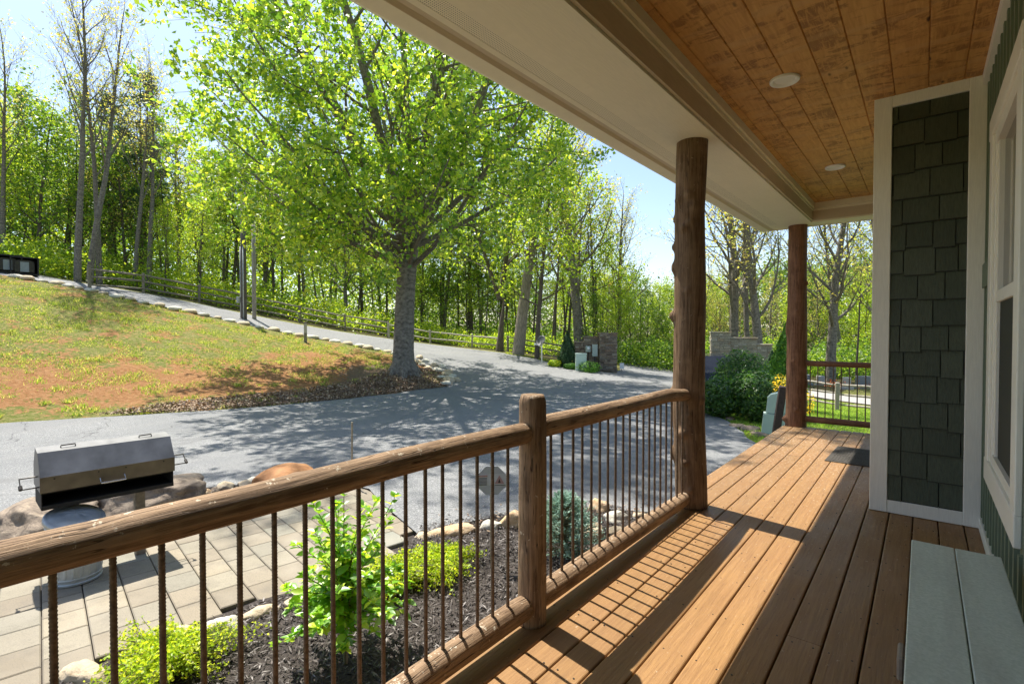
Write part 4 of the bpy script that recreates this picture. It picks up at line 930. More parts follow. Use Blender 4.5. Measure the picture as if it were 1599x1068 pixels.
# ------------------------------------------------------------------ fences
def post_rail(name, pts, hs, rails, label, group, mat, first_mat=None, rad=.055, boxy=False, ext_=0):
    P = [Vector(p) for p in pts]; e = empty(name, P[0], label=label, cat='fence', group=group); O = P[0]; rr = random.Random(len(pts))
    b = MB(); b.box(-.07, .07, -.06, .06, -.3, 1, bev=.02); proto = b.build('post', mat, e); a0 = True
    for p, h_ in zip(P, hs):
        o = proto if a0 else proto.copy()
        if not a0: COL.objects.link(o); o.parent = e
        a0 = False; o.location = p-O; o.scale = (1, 1, h_); o.rotation_euler = (rr.uniform(-.03, .03), rr.uniform(-.03, .03), rr.uniform(0, 3))
    b = MB(); b.tube([(0, 0, 0), (.25, .01, .0), (.5, 0, .012), (.75, -.01, 0), (1, 0, 0)], [rad*.6, rad, rad*1.05, rad, rad*.6], 7); rp = b.build('rail', mat, e); a0 = True
    for i in range(len(P)-1):
        for f_ in rails:
            A = P[i]+Vector((0, 0, hs[i]*f_)); B = P[i+1]+Vector((0, 0, hs[i+1]*f_)); B += Vector((0, 0, rr.uniform(-.04, .04)))
            o = rp if a0 else rp.copy()
            if not a0: COL.objects.link(o); o.parent = e
            a0 = False; d = B-A; o.location = A-O; o.rotation_mode = 'QUATERNION'; o.rotation_quaternion = d.to_track_quat('X', 'Z'); o.scale = (d.length, 1, 1)
    return e
fp = [(140, 440, 34.), (224, 458, 38.2), (311, 474, 39.5), (397, 491, 39.8), (468, 504, 39.4), (539, 515, 38.6), (606, 526.5, 37.8)]
post_rail('split_rail_fence', [gz for gz in [Vector((at(px, py, D).x, at(px, py, D).y, h1(at(px, py, D).x, at(px, py, D).y))) for px, py, D in fp]], [1.22]*7, (.9, .58, .24), 'long weathered split rail fence climbing left beside the upper drive', 'split rail fences', 'fence', rad=.06)
fp = [(606, 526.5, 37.8), (672, 537, 37.2), (737, 545, 36.6), (785, 552, 35)]
PTS = [Vector((at(px, py, D).x, at(px, py, D).y, h1(at(px, py, D).x, at(px, py, D).y)-.15)) for px, py, D in fp]; PTS[0] += Vector((.25, -.12, .1))
post_rail('split_rail_fence', PTS, [1.15]*4, (.88, .45), 'sunlit lower part of the rail fence right of the big maple trunk', 'split rail fences', 'fencepale', rad=.06)
fp = [(793, 553, 34), (841, 559, 32), (897, 566, 30)]
PTS = [Vector((at(px, py, D).x, at(px, py, D).y, h1(at(px, py, D).x, at(px, py, D).y))) for px, py, D in fp]
post_rail('split_rail_fence', PTS, [1.15, 1.1, 1.1], (.92, .60, .26), 'dark three rail fence between the leaning grey trunk and the stone gate wall', 'split rail fences', 'fence', rad=.05)
fp = [(1235, 628, 22.5), (1307, 637, 21.6), (1400, 650, 20.8)]
PTS = [Vector((at(px, py, D).x, at(px, py, D).y, h1(at(px, py, D).x, at(px, py, D).y))) for px, py, D in fp]
post_rail('split_rail_fence', PTS, [1.0]*3, (.92, .58, .22), 'grey three rail fence beyond the far deck railing', 'split rail fences', 'fencepale', rad=.04)
# numbered wooden marker post on the bank
q = at(477, 524, 28); z_ = h1(q.x, q.y); mp_ = empty('marker_post', (q.x, q.y, z_), math.atan2(-q.x, q.y), label='square wooden marker post standing on the bank edge below the upper drive', cat='post')
b = MB(); b.box(-.075, .075, -.075, .075, -.3, 1.02, bev=.01); b.build('post', 'fence', mp_)
b = MB(); b.box(-.07, .07, -.082, -.0755, .45, .92); b.build('pale_plate', 'gravepale', mp_)
# poles
for (px, D, hh, rd, mt, lb) in ((381, 33.5, 7.5, .16, 'pole', 'dark utility pole with metal conduits beside the upper drive'), (397, 34.5, 6.6, .12, 'greypole', 'slimmer pale grey pole right of the dark utility pole')):
    q = at(px, 489, D); z_ = h1(q.x, q.y); e = empty('utility_pole', (q.x, q.y, z_), label=lb, cat='pole', group='poles beside the upper drive'); b = MB(); b.tube([(0, 0, -.3), (0, 0, hh)], [rd, rd*.85], 16); b.build('shaft', mt, e, True)
    if mt == 'pole':
        for dx in (-.19, .17): b = MB(); b.tube([(dx, -.10, -.1), (dx, -.10, 4.2)], .035, 8); b.build('conduit', 'galv', e, True)
        b = MB(); b.box(-.3, -.05, -.30, -.16, .95, 1.3, bev=.01); b.build('meter_box', 'galv', e)
# bin enclosures
for i, (px, wd) in enumerate(((10, 1.15), (36.5, 1.15))):
    q = at(px, 424, 37.5); z_ = h1(q.x, q.y); e = empty('bin_shelter', (q.x, q.y, z_+.0), math.atan2(-q.x, q.y)+R(8), label=('black framed bin shelter with a grey panel, cut by the left edge', 'black framed bin shelter with a grey panel, the right hand one of the two')[i], cat='bin shelter', group='bin shelters at the top of the bank')
    b = MB(); h_ = .95; w2 = .56
    for x in (-w2, w2-.06): b.box(x, x+.06, -.4, .4, 0, h_)
    b.box(-w2+.061, w2-.061, -.4, .4, h_-.07, h_-.001); b.box(-w2+.061, w2-.061, -.4, .4, 0.001, .08); b.box(-w2+.061, w2-.061, .3, .39, .081, h_-.071)
    b.build('frame', 'black', e); b = MB(); b.prism([(-.38, -.3), (.38, -.3), (.38, .2), (.25, .32), (-.25, .32), (-.38, .2)], 0, .05, Matrix.Translation((0, -.30, .45)) @ Matrix.Rotation(R(90), 4, 'X')); b.build('door', 'darksteel', e)
    b = MB(); b.box(-.17, .17, -.38, -.351, .16, .68); b.build('grey_panel', 'greypanel', e)
# satellite dish
q = at(846, 561, 28.5); z_ = h1(q.x, q.y); zt = at(846, 533, 28.5).z-z_; e = empty('satellite_dish', (q.x, q.y, z_), math.atan2(-q.x, q.y)+R(-38), label='grey satellite dish on a white pole on the verge before the fence', cat='satellite dish')
b = MB(); b.tube([(0, 0, -.2), (0, 0, zt-.1), (0, .0, zt)], .035, 10); b.build('mast', 'white', e, True)
b = MB(); N = 32; vs = []
for j in range(7):
    r = .29*j/6
    vs += [(math.cos(2*math.pi*k/N)*r, -.12+r*r*-.9+.09-.0, math.sin(2*math.pi*k/N)*r*1.1) for k in range(N)]
o_n = len(vs); vs += [(x, y+.015, z) for x, y, z in vs]
fs = [(j*N+k, j*N+(k+1) % N, (j+1)*N+(k+1) % N, (j+1)*N+k) for j in range(6) for k in range(N)]; fs += [tuple(o_n+i for i in f[::-1]) for f in fs]+[(6*N+k, 6*N+(k+1) % N, o_n+6*N+(k+1) % N, o_n+6*N+k) for k in range(N)]
b.add(vs, fs); d_ = b.build('dish', 'dish', e, True); d_.location = (0, -.02, zt); d_.rotation_euler = (R(-28), 0, 0)
b = MB(); b.tube([(0, -.05, zt-.30), (0, -.55, zt-.15)], .016, 6); b.box(-.045, .045, -.63, -.53, zt-.19, zt-.10); b.build('feed_arm', 'white', e)
# ------------------------------------------------------------------ stone gate walls
def ledge_wall(name, label, mat, segs, org, rz):
    "segs: (x0,x1,y0,y1,ztop); stacked thin stones over a core"
    e = empty(name, org, rz, label=label, cat='stone wall', group='stacked stone gate walls'); rr = random.Random(int(abs(org[0]*10)))
    for si, (x0, x1, y0, y1, zt) in enumerate(segs):
        b = MB(); b.box(x0+.03, x1-.03, y0+.03, y1-.03, -.3, zt-.06); z = -.1
        while z < zt-.05:
            hgt = min(rr.uniform(.055, .13), zt-.045-z)
            for face in range(4):
                lo, hi = (x0, x1) if face < 2 else (y0, y1); t = lo
                while t < hi-.001:
                    l = rr.uniform(.12, .42); t2 = min(t+l, hi); 
                    if hi-t2 < .08: t2 = hi
                    pr = rr.uniform(-.012, .028); g_ = .006
                    if face == 0: bb = (t+g_, t2-g_, y0-pr, y0+.06)
                    elif face == 1: bb = (t+g_, t2-g_, y1-.06, y1+pr)
                    elif face == 2: bb = (x0-pr, x0+.06, t+g_, t2-g_)
                    else: bb = (x1-.06, x1+pr, t+g_, t2-g_)
                    if bb[1] > bb[0]+.02 and bb[3] > bb[2]+.02: b.box(*bb, z+.005, z+hgt-.004, bev=.010)
                    t = t2
            z += hgt
        b.build('stonework', mat, e)
        b = MB(); t = x0-.04
        while t < x1+.04:
            t2 = min(t+rr.uniform(.3, .6), x1+.05); b.box(t+.004, t2-.004, y0-.05, y1+.05, zt-.045+rr.uniform(-.004, .004), zt+.005+rr.uniform(0, .012), bev=.008); t = t2+.0001
        b.build('capstone', mat, e)
    return e
q = at(936, 577, 28.3); z_ = h1(q.x, q.y)-.05; zt = at(950, 519.5, 28.5).z-z_
gw = ledge_wall('stone_gate_wall', 'dark stacked stone gate pillar with a stepped wall carrying the electric meters', 'ledge', [(0, .95, 0, .95, zt), (-.82, -.005, .30, .75, zt-.20), (-1.30, -.825, .30, .75, zt-.50)], (q.x, q.y, z_), math.atan2(-q.x, q.y)+R(6))
q = at(1110, 600, 26.5); z_ = h1(q.x, q.y)-.1; zt = at(1122, 518.5, 26.8).z-z_
ledge_wall('stone_gate_wall', 'pale stacked stone gate wall stepping down behind the laurel bushes', 'ledge2', [(0, .86, 0, .86, zt), (.865, 2.05, .2, .65, zt-.27), (2.055, 2.70, .2, .65, zt-.58)], (q.x, q.y, z_), math.atan2(-q.x, q.y)+R(4))
# electric boxes on the left wall
q = at(916, 553, 27.3); z_ = h1(q.x, q.y); rz_ = math.atan2(-q.x, q.y)+R(6)
mtz = at(916, 545, 27.9).z-z_
e = empty('electric_meter', (at(918.5, 545, 28.0).x, at(918.5, 545, 28.0).y, at(918.5, 545, 28).z), rz_, label='small electric meter box with a round dial on the stone gate wall', cat='electric meter')
b = MB(); b.box(-.13, .13, .0, .13, -.16, .16, bev=.012); b.build('meter_box', 'utilgrey', e); b = MB(); b.tube([(0, 0, .04), (0, -.09, .04)], .075, 20); b.build('dial', 'white', e, True)
b = MB(); b.tube([(0, .06, -.16), (0, .06, -.95)], .03, 8); b.build('conduit', 'darksteel', e, True)
qq = at(929, 547, 27.9); e = empty('breaker_panel', qq, rz_, label='tall grey green breaker panel right of the round electric meter', cat='electrical panel')
b = MB(); b.box(-.14, .14, .0, .13, -.33, .31, bev=.012); b.build('panel_box', 'utilgrey', e); b = MB(); b.tube([(.0, .06, -.33), (.0, .06, -.9)], .03, 8); b.build('conduit', 'darksteel', e, True)
qq = at(907, 567, 27.2); z_ = h1(qq.x, qq.y); e = empty('transformer_box', (qq.x, qq.y, z_), rz_, label='pale green ground transformer box left of the electric meter', cat='utility box')
b = MB(); hh = at(907, 551.5, 27.2).z-z_; b.box(-.28, .28, -.2, .2, .0, hh-.06, bev=.015); b.build('cabinet', 'utilgreen', e); b = MB(); b.box(-.3, .3, -.22, .22, hh-.058, hh, bev=.012); b.build('cabinet_lid', 'utilgreen', e)
qq = at(971, 579, 29); z_ = h1(qq.x, qq.y); e = empty('verge_sign', (qq.x, qq.y, z_), rz_, label='tiny white sign on a stake right of the dark stone pillar', cat='sign')
b = MB(); b.box(-.12, .12, -.01, .01, .18, .5); b.build('sign_plate', 'white', e); b = MB(); b.tube([(0, .02, -.1), (0, .02, .45)], .012, 6); b.build('stake', 'stake', e)
# green pedestals by the deck corner with the brown post
q = at(1196, 666, 12.6); z_ = h1(q.x, q.y); rz_ = math.atan2(-q.x, q.y)
e = empty('utility_pedestal', (q.x, q.y, z_), rz_, label='pale green utility pedestal with a rounded hood beside the brown post', cat='utility box')
u1 = 12.6/ (799.5/math.cos(math.atan2(400, 800)))   # metres per pixel there
b = MB(); M_ = Matrix.Translation((0, 0, 0)) @ Matrix.Rotation(R(90), 4, 'X')
b.prism([(-.10, 0), (.68, 0), (.72, .50), (-.05, .50)], -.35, 0, M_); b.build('cabinet_base', 'utilgreen', e)
b = MB(); b.prism([(.0, .515), (.75, .515), (.78, .90), (.62, .975), (.30, .985), (.10, .93), (.03, .85)], -.33, -.02, M_); b.build('hood', 'utilgreen', e)
q = at(1209, 690, 11.6); z_ = h1(q.x, q.y); b = MB(); b.box(-.075, .075, -.07, .07, -.3, 1.22, bev=.02); o = b.build('brown_post', 'brownpost', None); o.location = (q.x, q.y, z_); o.rotation_euler = (0, R(7), rz_); tag(o, 'dark brown square post leaning in front of the green utility pedestal', 'post')
# ------------------------------------------------------------------ parked car behind the laurels
q = at(1106, 598, 22.0); z_ = h1(q.x, q.y); car = empty('parked_car', (q.x, q.y, z_+.0), math.atan2(-q.x, q.y)+R(97), label='dark parked car mostly hidden behind the laurel bushes and the log post', cat='car')
b = MB(); side = [(-2.2, .35), (-2.25, .70), (-2.1, .98), (-1.1, 1.04), (2.15, 1.04), (2.3, .9), (2.3, .4), (2.2, .25), (-2.1, .25)]
Mc = Matrix.Rotation(R(90), 4, 'X'); b.prism(side, -.88, .88, Mc); b.build('body', 'carpaint', car)
b = MB(); top = [(-1.05, 1.041), (-.35, 1.52), (1.55, 1.55), (2.1, 1.06), (2.1, 1.041)]; b.prism(top, -.76, .76, Mc); cab = b.build('cabin', 'carpaint', car)
for s_ in (-1, 1):
    for (a, c_) in ((-.72, -.02), (.04, .85), (.92, 1.65)):
        b = MB(); b.prism([(a+.03, 1.10), (c_, 1.10), (min(c_, 1.55)-.02, 1.45), (max(a, -.35)+.08 if a > -.5 else -.28, 1.45)], s_*.765-.004, s_*.765+.004, Mc); b.build('side_window', 'glass', cab)
for x in (-1.4, 1.4):
    for s_ in (-1, 1):
        b = MB(); b.tube([(x, s_*.70, .34), (x, s_*.90, .34)], .34, 28); wh = b.build('wheel', 'tyre', car, True); b = MB(); b.tube([(x, s_*.895, .34), (x, s_*.91, .34)], .2, 20); b.build('rim', 'galv', wh, True)
# gravestones and flowers beyond the fence
gs = [(1257, 600, 33, .55, .75, 'grave', 'grey headstone left of the fence post, beside the far log post'), (1281, 597, 34, .4, .6, 'gravepale', 'small pale headstone with a dark side beyond the grey fence'), (1322, 602, 31, .35, .75, 'gravepale', 'narrow pale headstone right of the grey fence post'), (1349, 596, 32, .75, .8, 'grave', 'broad dark granite headstone beyond the fence at the right')]
for px, py, D, w_, h_, mt, lb in gs:
    q = at(px, py, D); z_ = h1(q.x, q.y); zc_ = at(px, py-9, D).z-z_; e = empty('headstone', (q.x, q.y, z_), math.atan2(-q.x, q.y)+.2, label=lb, cat='headstone', group='headstones beyond the fence')
    b = MB(); hh = h_*.62; b.box(-w_/2-.1, w_/2+.1, -.2, .2, -.1, .15, bev=.02); b.build('base', mt, e); b = MB(); b.box(-w_/2, w_/2, -.1, .1, .151, .15+hh, bev=.03); b.build('tablet', mt, e)
qq = []
for px, py, D in ((1300, 604, 31), (1372, 596, 31)):
    q = at(px, py, D); n = 120; P = rg2.normal(size=(n, 3))*np.array([.35, .2, .12])+np.array([q.x, q.y, h1(q.x, q.y)+.25]); o = cards('flower_arrangement', P, rg2.normal(size=(n, 3)), rg2.uniform(.06, .12, n), 'orangeflower'); tag(o, 'orange grave flowers between the small pale headstone and the fence post' if px == 1300 else 'orange grave flowers at the far right beyond the fence', 'flowers')
# gravel path beyond the right hand lawn
L_ = [at(px, py, D) for px, py, D in ((1180, 598, 26.5), (1257, 609, 26), (1310, 617, 25), (1400, 630, 24.2))]; H_ = [at(px, py, D) for px, py, D in ((1400, 615, 27.5), (1310, 606, 28), (1257, 600, 29), (1180, 590, 29.5))]
sheet('gravel_path', [(p.x, p.y) for p in L_+H_], .035, 'path', .6)
# ------------------------------------------------------------------ trees
def grow(seed, H, r0, lean=(0, 0), first=.25, limbs=14, limb_len=.4, up=.5, droop=0., spread=1.0, levels=3, sub_n=5, wob=.12, forks=None, twig_n=4, top_leaf=1.0, trunk_top=.92, taper=.9):
    """returns tube list [(pts, radii, sides)] and twig end segments"""
    rr = random.Random(seed); tubes = []; twigs = []
    def branch(p, d, L, r, lev, up_):
        n = 3 if lev >= 3 else (5 if lev == 2 else 8); pts = [p.copy()]; rad = [r]; dirs = [d.copy()]
        for i in range(n):
            d = (d+Vector((rr.gauss(0, wob), rr.gauss(0, wob), rr.gauss(0, wob*.7)+up_*.10))).normalized()
            p = p+d*(L/n); pts.append(p.copy()); f_ = (i+1)/n; rad.append(max(.004, r*(1-f_*.82))); dirs.append(d.copy())
        tubes.append((pts, rad, 7 if r > .07 else 5 if r > .03 else 3))
        if lev >= levels: twigs.append((pts, L)); return
        k = sub_n if lev > 1 else sub_n+2
        for j in range(k):
            t = (.22+.76*(j+rr.random())/k); i = min(n-1, int(t*n)); q = pts[i].lerp(pts[i+1], t*n-i); dd = dirs[i+1]
            a = Vector((rr.gauss(0, 1), rr.gauss(0, 1), rr.gauss(0, .7))); a = (a-dd*a.dot(dd)).normalized()
            nd = (dd*rr.uniform(.55, .95)+a*rr.uniform(.6, 1.0)*spread+Vector((0, 0, .12*up_-droop))).normalized()
            branch(q, nd, L*rr.uniform(.38, .58)*(1.15-.5*t), max(.005, rad[i]*.55), lev+1, up_)
        if lev == levels-1: twigs.append((pts[n//2:], L*.5))
    def trunk(p0, d0, H_, r_, f0, nl, ll):
        p = Vector(p0); d = Vector(d0).normalized(); n = 14; pts = [p.copy()]; rad = [r_]; d_0 = d.copy()
        for i in range(n):
            d = (d+Vector((rr.gauss(0, .025), rr.gauss(0, .025), .02))).normalized(); p = p+d*(H_/n); pts.append(p.copy()); rad.append(r_*(1-((i+1)/n)**1.1*taper))
        tubes.append((pts, rad, 14 if r_ > .2 else 9))
        az = rr.uniform(0, 6.28)
        for j in range(nl):
            t = f0+(trunk_top-f0)*(j+rr.random()*.8)/nl; i = min(n-1, int(t*n)); q = pts[i].lerp(pts[i+1], t*n-i); az += 2.4+rr.uniform(-.4, .4)
            el = up+rr.uniform(-.15, .2)+.25*t; h_ = Vector((math.cos(az), math.sin(az), 0)); dd = (h_*math.cos(el)+Vector((0, 0, math.sin(el)))).normalized()
            L = H*ll*(1-.62*max(0, (t-f0)/(1-f0)))*rr.uniform(.75, 1.15)
            branch(q, dd, L, rad[i]*rr.uniform(.34, .5), 1, up*1.2)
        branch(pts[-1], d, H*.12, rad[-1], 2, 1)
    if forks:
        for f_ in forks: trunk(*f_)
    else: trunk((0, 0, -.3), (lean[0], lean[1], 1), H, r0, first, limbs, limb_len)
    return tubes, twigs
def tree_mesh(name_pair, tubes, twigs, bark, leafmat, per, size, rg, spreadr=.22, flat=.35, flare=None, hang=0.):
    mb = MB()
    for pts, rad, n in tubes: mb.tube(pts, rad, n, cap=False)
    tr = mb.build(name_pair[0], bark, None, True)
    P = []; 
    for pts, L in twigs:
        m = max(1, int(rg.poisson(per*max(.5, min(1.6, L/.9))))); t = rg.uniform(.1, 1.05, m)*(len(pts)-1)
        A = np.array([tuple(p) for p in pts]); i = np.minimum(t.astype(int), len(pts)-2); q = A[i]+(A[i+1]-A[i])*(t-i)[:, None]
        cl = rg.normal(size=(m, 3))*spreadr; cl[:, 2] -= hang*np.abs(cl[:, 2]); P.append(q+cl)
    P = np.concatenate(P); N = rg.normal(size=(len(P), 3))+np.array([0, 0, flat*2]); S = rg.uniform(size[0], size[1], len(P))
    lf = cards(name_pair[1], P, N, S, leafmat, rg=rg)
    return tr, lf
def as_tree(parts, name, loc, rz=0, sc=1, label=None, group=None, cat='tree'):
    e = empty(name, loc, rz, label=label, cat=cat, group=group)
    for p in parts: p.parent = e
    e.scale = (sc,)*3 if isinstance(sc, (int, float)) else sc
    return e
TG = np.random.default_rng(99)
# the big maple on the bank tip
q = gp(629, 588); q = at(631, 578, 22.0); mz = h1(q.x, q.y)
Z3 = Vector((0, 0, 1))
rt = Vector((.779, .627, 0)); fwv = Vector((-.627, .779, 0))
def dv(r_, f_, u_): return rt*r_+fwv*f_+Z3*u_
tb = []; tw = []
# trunk of 5.2 m, then a fan of leaders
tp = [Vector((0, 0, -.4)), Vector((0, 0, .0)), dv(-.02, 0, .35), dv(-.02, 0, 1.0), dv(.02, 0, 2.4), dv(.10, 0, 3.9), dv(.22, 0, 5.3)]
tb.append((tp, [.72, .58, .48, .43, .405, .39, .40], 20))
for k in range(7):
    a = k*.9+.2; h_ = Vector((math.cos(a), math.sin(a), 0)); tb.append(([h_*.95+Z3*-.35, h_*.62+Z3*-.02, h_*.38+Z3*.35, h_*.20+Z3*.9], [.10, .15, .16, .05], 8))
lead = [(-.55, .1, 1, 13.5, .21), (-.22, -.3, 1, 15, .24), (.06, .15, 1, 16, .30), (.16, -.25, 1, 15, .23), (.42, .25, 1, 13.5, .20), (-.40, .5, 1, 12.5, .17), (.30, .6, 1, 12.5, .17), (.62, -.25, .9, 10.5, .17), (-.95, .0, .62, 9.5, .15), (-.85, -.5, .55, 8.2, .13), (.95, .15, .5, 8.5, .13), (.75, -.6, .5, 7.6, .12), (-.55, -.85, .5, 7.5, .12), (-1.0, .4, .30, 7.2, .11), (.1, -1, .45, 6.8, .11), (-.8, .2, .18, 6.3, .09), (.1, 1, .4, 7, .11), (-.9, -.25, .02, 6.0, .08), (-.75, -.55, .12, 6.8, .09), (-1, .05, .42, 9.6, .13), (-.7, .6, .2, 6.5, .09), (.3, -1, .15, 6.0, .08), (-.2, -1, .2, 6.0, .08), (.2, -.8, .8, 12.5, .15), (.6, -.75, .75, 11.5, .14), (.9, .3, .8, 11.5, .14), (-.4, -.8, .85, 11, .14)]
sd = random.Random(77)
for (a, b_, c_, L_, r_) in lead:
    L_ *= 1.22; base = tp[-1]+Vector((0, 0, sd.uniform(-.9, .5) if c_ > .5 else sd.uniform(-1.0, .2))); d = dv(a, b_, c_).normalized()
    p = base.copy(); n = 12; pts = [p-d*.2]; rad = [r_*1.05]; dirs = [d]
    for i in range(n):
        d = (d+Vector((sd.gauss(0, .05), sd.gauss(0, .05), sd.gauss(0, .04)+.045))).normalized(); p = p+d*L_/n; pts.append(p.copy()); rad.append(max(.02, r_*(1-(i+1)/n*.85))); dirs.append(d)
    tb.append((pts, rad, 10))
    nb = int(L_*1.25)
    for j in range(nb):
        t = .16+.82*(j+sd.random())/nb; i = min(n-1, int(t*n)); qq = pts[i].lerp(pts[i+1], t*n-i); dd = dirs[i+1]
        out = Vector((qq.x, qq.y, 0)); out = out.normalized() if out.length > .2 else Vector((sd.gauss(0, 1), sd.gauss(0, 1), 0)).normalized()
        av = Vector((sd.gauss(0, 1), sd.gauss(0, 1), sd.gauss(0, .6))); av = (av-dd*av.dot(dd)).normalized()
        nd = (dd*.5+av*.9+out*.35).normalized(); LL = L_*.25*(1.15-.6*t)*sd.uniform(.7, 1.2)+.35
        g_t, g_w = [], []
        def br(p, d, L, r, lev):
            n2 = 4 if lev < 3 else 3; ps = [p.copy()]; rs = [r]; ds = [d]
            for _ in range(n2):
                d = (d+Vector((sd.gauss(0, .13), sd.gauss(0, .13), sd.gauss(0, .1)))).normalized(); p = p+d*L/n2; ps.append(p.copy()); rs.append(max(.005, rs[0]*(1-(len(ps)-1)/n2*.8))); ds.append(d)
            tb.append((ps, rs, 5 if r > .03 else 3))
            if lev >= 3: tw.append((ps, L)); return
            kk = 4 if lev == 1 else 4
            for m_ in range(kk):
                if sd.random() < .30: continue
                t2 = .25+.75*(m_+sd.random())/kk; i2 = min(n2-1, int(t2*n2)); q2 = ps[i2].lerp(ps[i2+1], t2*n2-i2); a2 = Vector((sd.gauss(0, 1), sd.gauss(0, 1), sd.gauss(0, .6)-.1)); a2 = (a2-ds[i2+1]*a2.dot(ds[i2+1])).normalized()
                br(q2, (ds[i2+1]*.7+a2*.85).normalized(), L*sd.uniform(.42, .62), max(.006, rs[i2]*.55), lev+1)
            tw.append((ps[n2//2:], L*.5))
        br(qq, nd, LL, max(.012, rad[i]*.42), 1)
parts = tree_mesh(('trunk', 'crown'), tb, tw, 'bark', 'leaf_main', 22, (.11, .25), TG, .13, .25, None, .10)
as_tree(parts, 'maple_tree', (q.x, q.y, mz), 0, 1, 'big spreading maple with thick grey trunk standing at the tip of the grassy bank', None)
# prototypes for the wood
def proto(kind, seed):
    rg = np.random.default_rng(seed)
    if kind == 'leafy':
        tb, tw = grow(seed, 15, .17, first=.22, limbs=22, limb_len=.26, up=.45, levels=3, sub_n=4); return tree_mesh(('trunk', 'crown'), tb, tw, 'barkdark', 'leaf_spring', 8, (.16, .30), rg, .30)
    if kind == 'green':
        tb, tw = grow(seed, 13, .15, first=.18, limbs=22, limb_len=.28, up=.4, levels=3, sub_n=4); return tree_mesh(('trunk', 'crown'), tb, tw, 'barkdark', 'leaf_green', 9, (.16, .30), rg, .30)
    if kind == 'bare':
        tb, tw = grow(seed, 19, .20, first=.40, limbs=16, limb_len=.26, up=.85, levels=3, sub_n=5, wob=.09); return tree_mesh(('trunk', 'crown'), tb, tw, 'bark', 'leaf_pale', 1.6, (.10, .20), rg, .16)
    if kind == 'thin':
        tb, tw = grow(seed, 16, .11, first=.35, limbs=14, limb_len=.17, up=.6, levels=2, sub_n=5); return tree_mesh(('trunk', 'crown'), tb, tw, 'barkdark', 'leaf_spring', 9, (.14, .26), rg, .3)
    if kind == 'budding':
        tb, tw = grow(seed, 14, .24, first=.22, limbs=22, limb_len=.36, up=.75, levels=3, sub_n=5, wob=.10); return tree_mesh(('trunk', 'crown'), tb, tw, 'bark', 'leaf_pale', 3.6, (.09, .18), rg, .18)
    if kind == 'pine':
        rr = random.Random(seed); tb = [([Vector((0, 0, -.3)), Vector((.1, 0, 8)), Vector((0, .1, 17))], [.17, .11, .02], 8)]; tw = []
        z = 6.0
        while z < 16.8:
            for k in range(5):
                a = rr.uniform(0, 6.28); L = (17.4-z)*.20+.5+rr.uniform(-.2, .3); h_ = Vector((math.cos(a), math.sin(a), 0)); p = Vector((0, 0, z)); ps = [p, p+h_*L*.5+Z3*L*.12, p+h_*L+Z3*L*.10]; tb.append((ps, [.03, .02, .008], 3))
                for j in range(5):
                    t = .35+.65*rr.random(); q0 = p+h_*L*t+Z3*L*.11; s_ = Vector((-h_.y, h_.x, 0))*rr.choice((-1, 1))*L*.28*(1.2-t)+h_*.2; tw.append(([q0, q0+s_*.5, q0+s_], .9))
            z += rr.uniform(.55, .8)
        return tree_mesh(('trunk', 'crown'), tb, tw, 'barkdark', 'leaf_dark', 14, (.14, .26), rg, .14, .2)
PR = {}
for kind, n in (('leafy', 3), ('green', 3), ('bare', 3), ('thin', 2), ('budding', 3), ('pine', 2)):
    PR[kind] = [[proto(kind, 100+hash_*7+len(kind)*31), False] for hash_ in range(n)]
HT = dict(leafy=15, green=13, bare=19, thin=16, budding=14, pine=17)
NM = dict(leafy='young_tree', green='leafy_tree', bare='bare_tree', thin='slender_tree', budding='budding_tree', pine='pine_tree')
cnt = {}
def plant(kind, x, y, h, label, group=None, fat=1.0):
    i = cnt.get(kind, 0); cnt[kind] = i+1; ent = PR[kind][i % len(PR[kind])]; parts, used_ = ent
    if not used_: ent[1] = True
    else:
        np_ = []
        for p in parts: c_ = p.copy(); COL.objects.link(c_); np_.append(c_)
        parts = np_
    s = h/HT[kind]
    return as_tree(parts, NM[kind], (x, y, h1(x, y)-.1), (i*2.4) % 6.28, (s*fat, s*fat, s), label, group)
def tp_(kind, px, D, toppx, label, group=None, fat=1.0):
    "tree whose foot stands on the ray of photo column px at distance D and whose top reaches photo row toppx"
    a = at(px, 500, D); z0 = h1(a.x, a.y); zt = at(px, toppx, D).z; return plant(kind, a.x, a.y, max(3, zt-z0), label, group, fat)
def special(nm, seed, forks, bark, px, D, label, group=None, fat=1.0):
    rg = np.random.default_rng(seed); tb, tw = grow(seed, 15, .3, limbs=20, levels=3, sub_n=4, up=.5, forks=[f_ for f_ in forks]); parts = tree_mesh(('trunk', 'crown'), tb, tw, bark, 'leaf_spring', 6, (.12, .24), rg, .24)
    a = at(px, 500, D); return as_tree(parts, nm, (a.x, a.y, h1(a.x, a.y)-.1), math.atan2(.627, .779), 1, label, group)
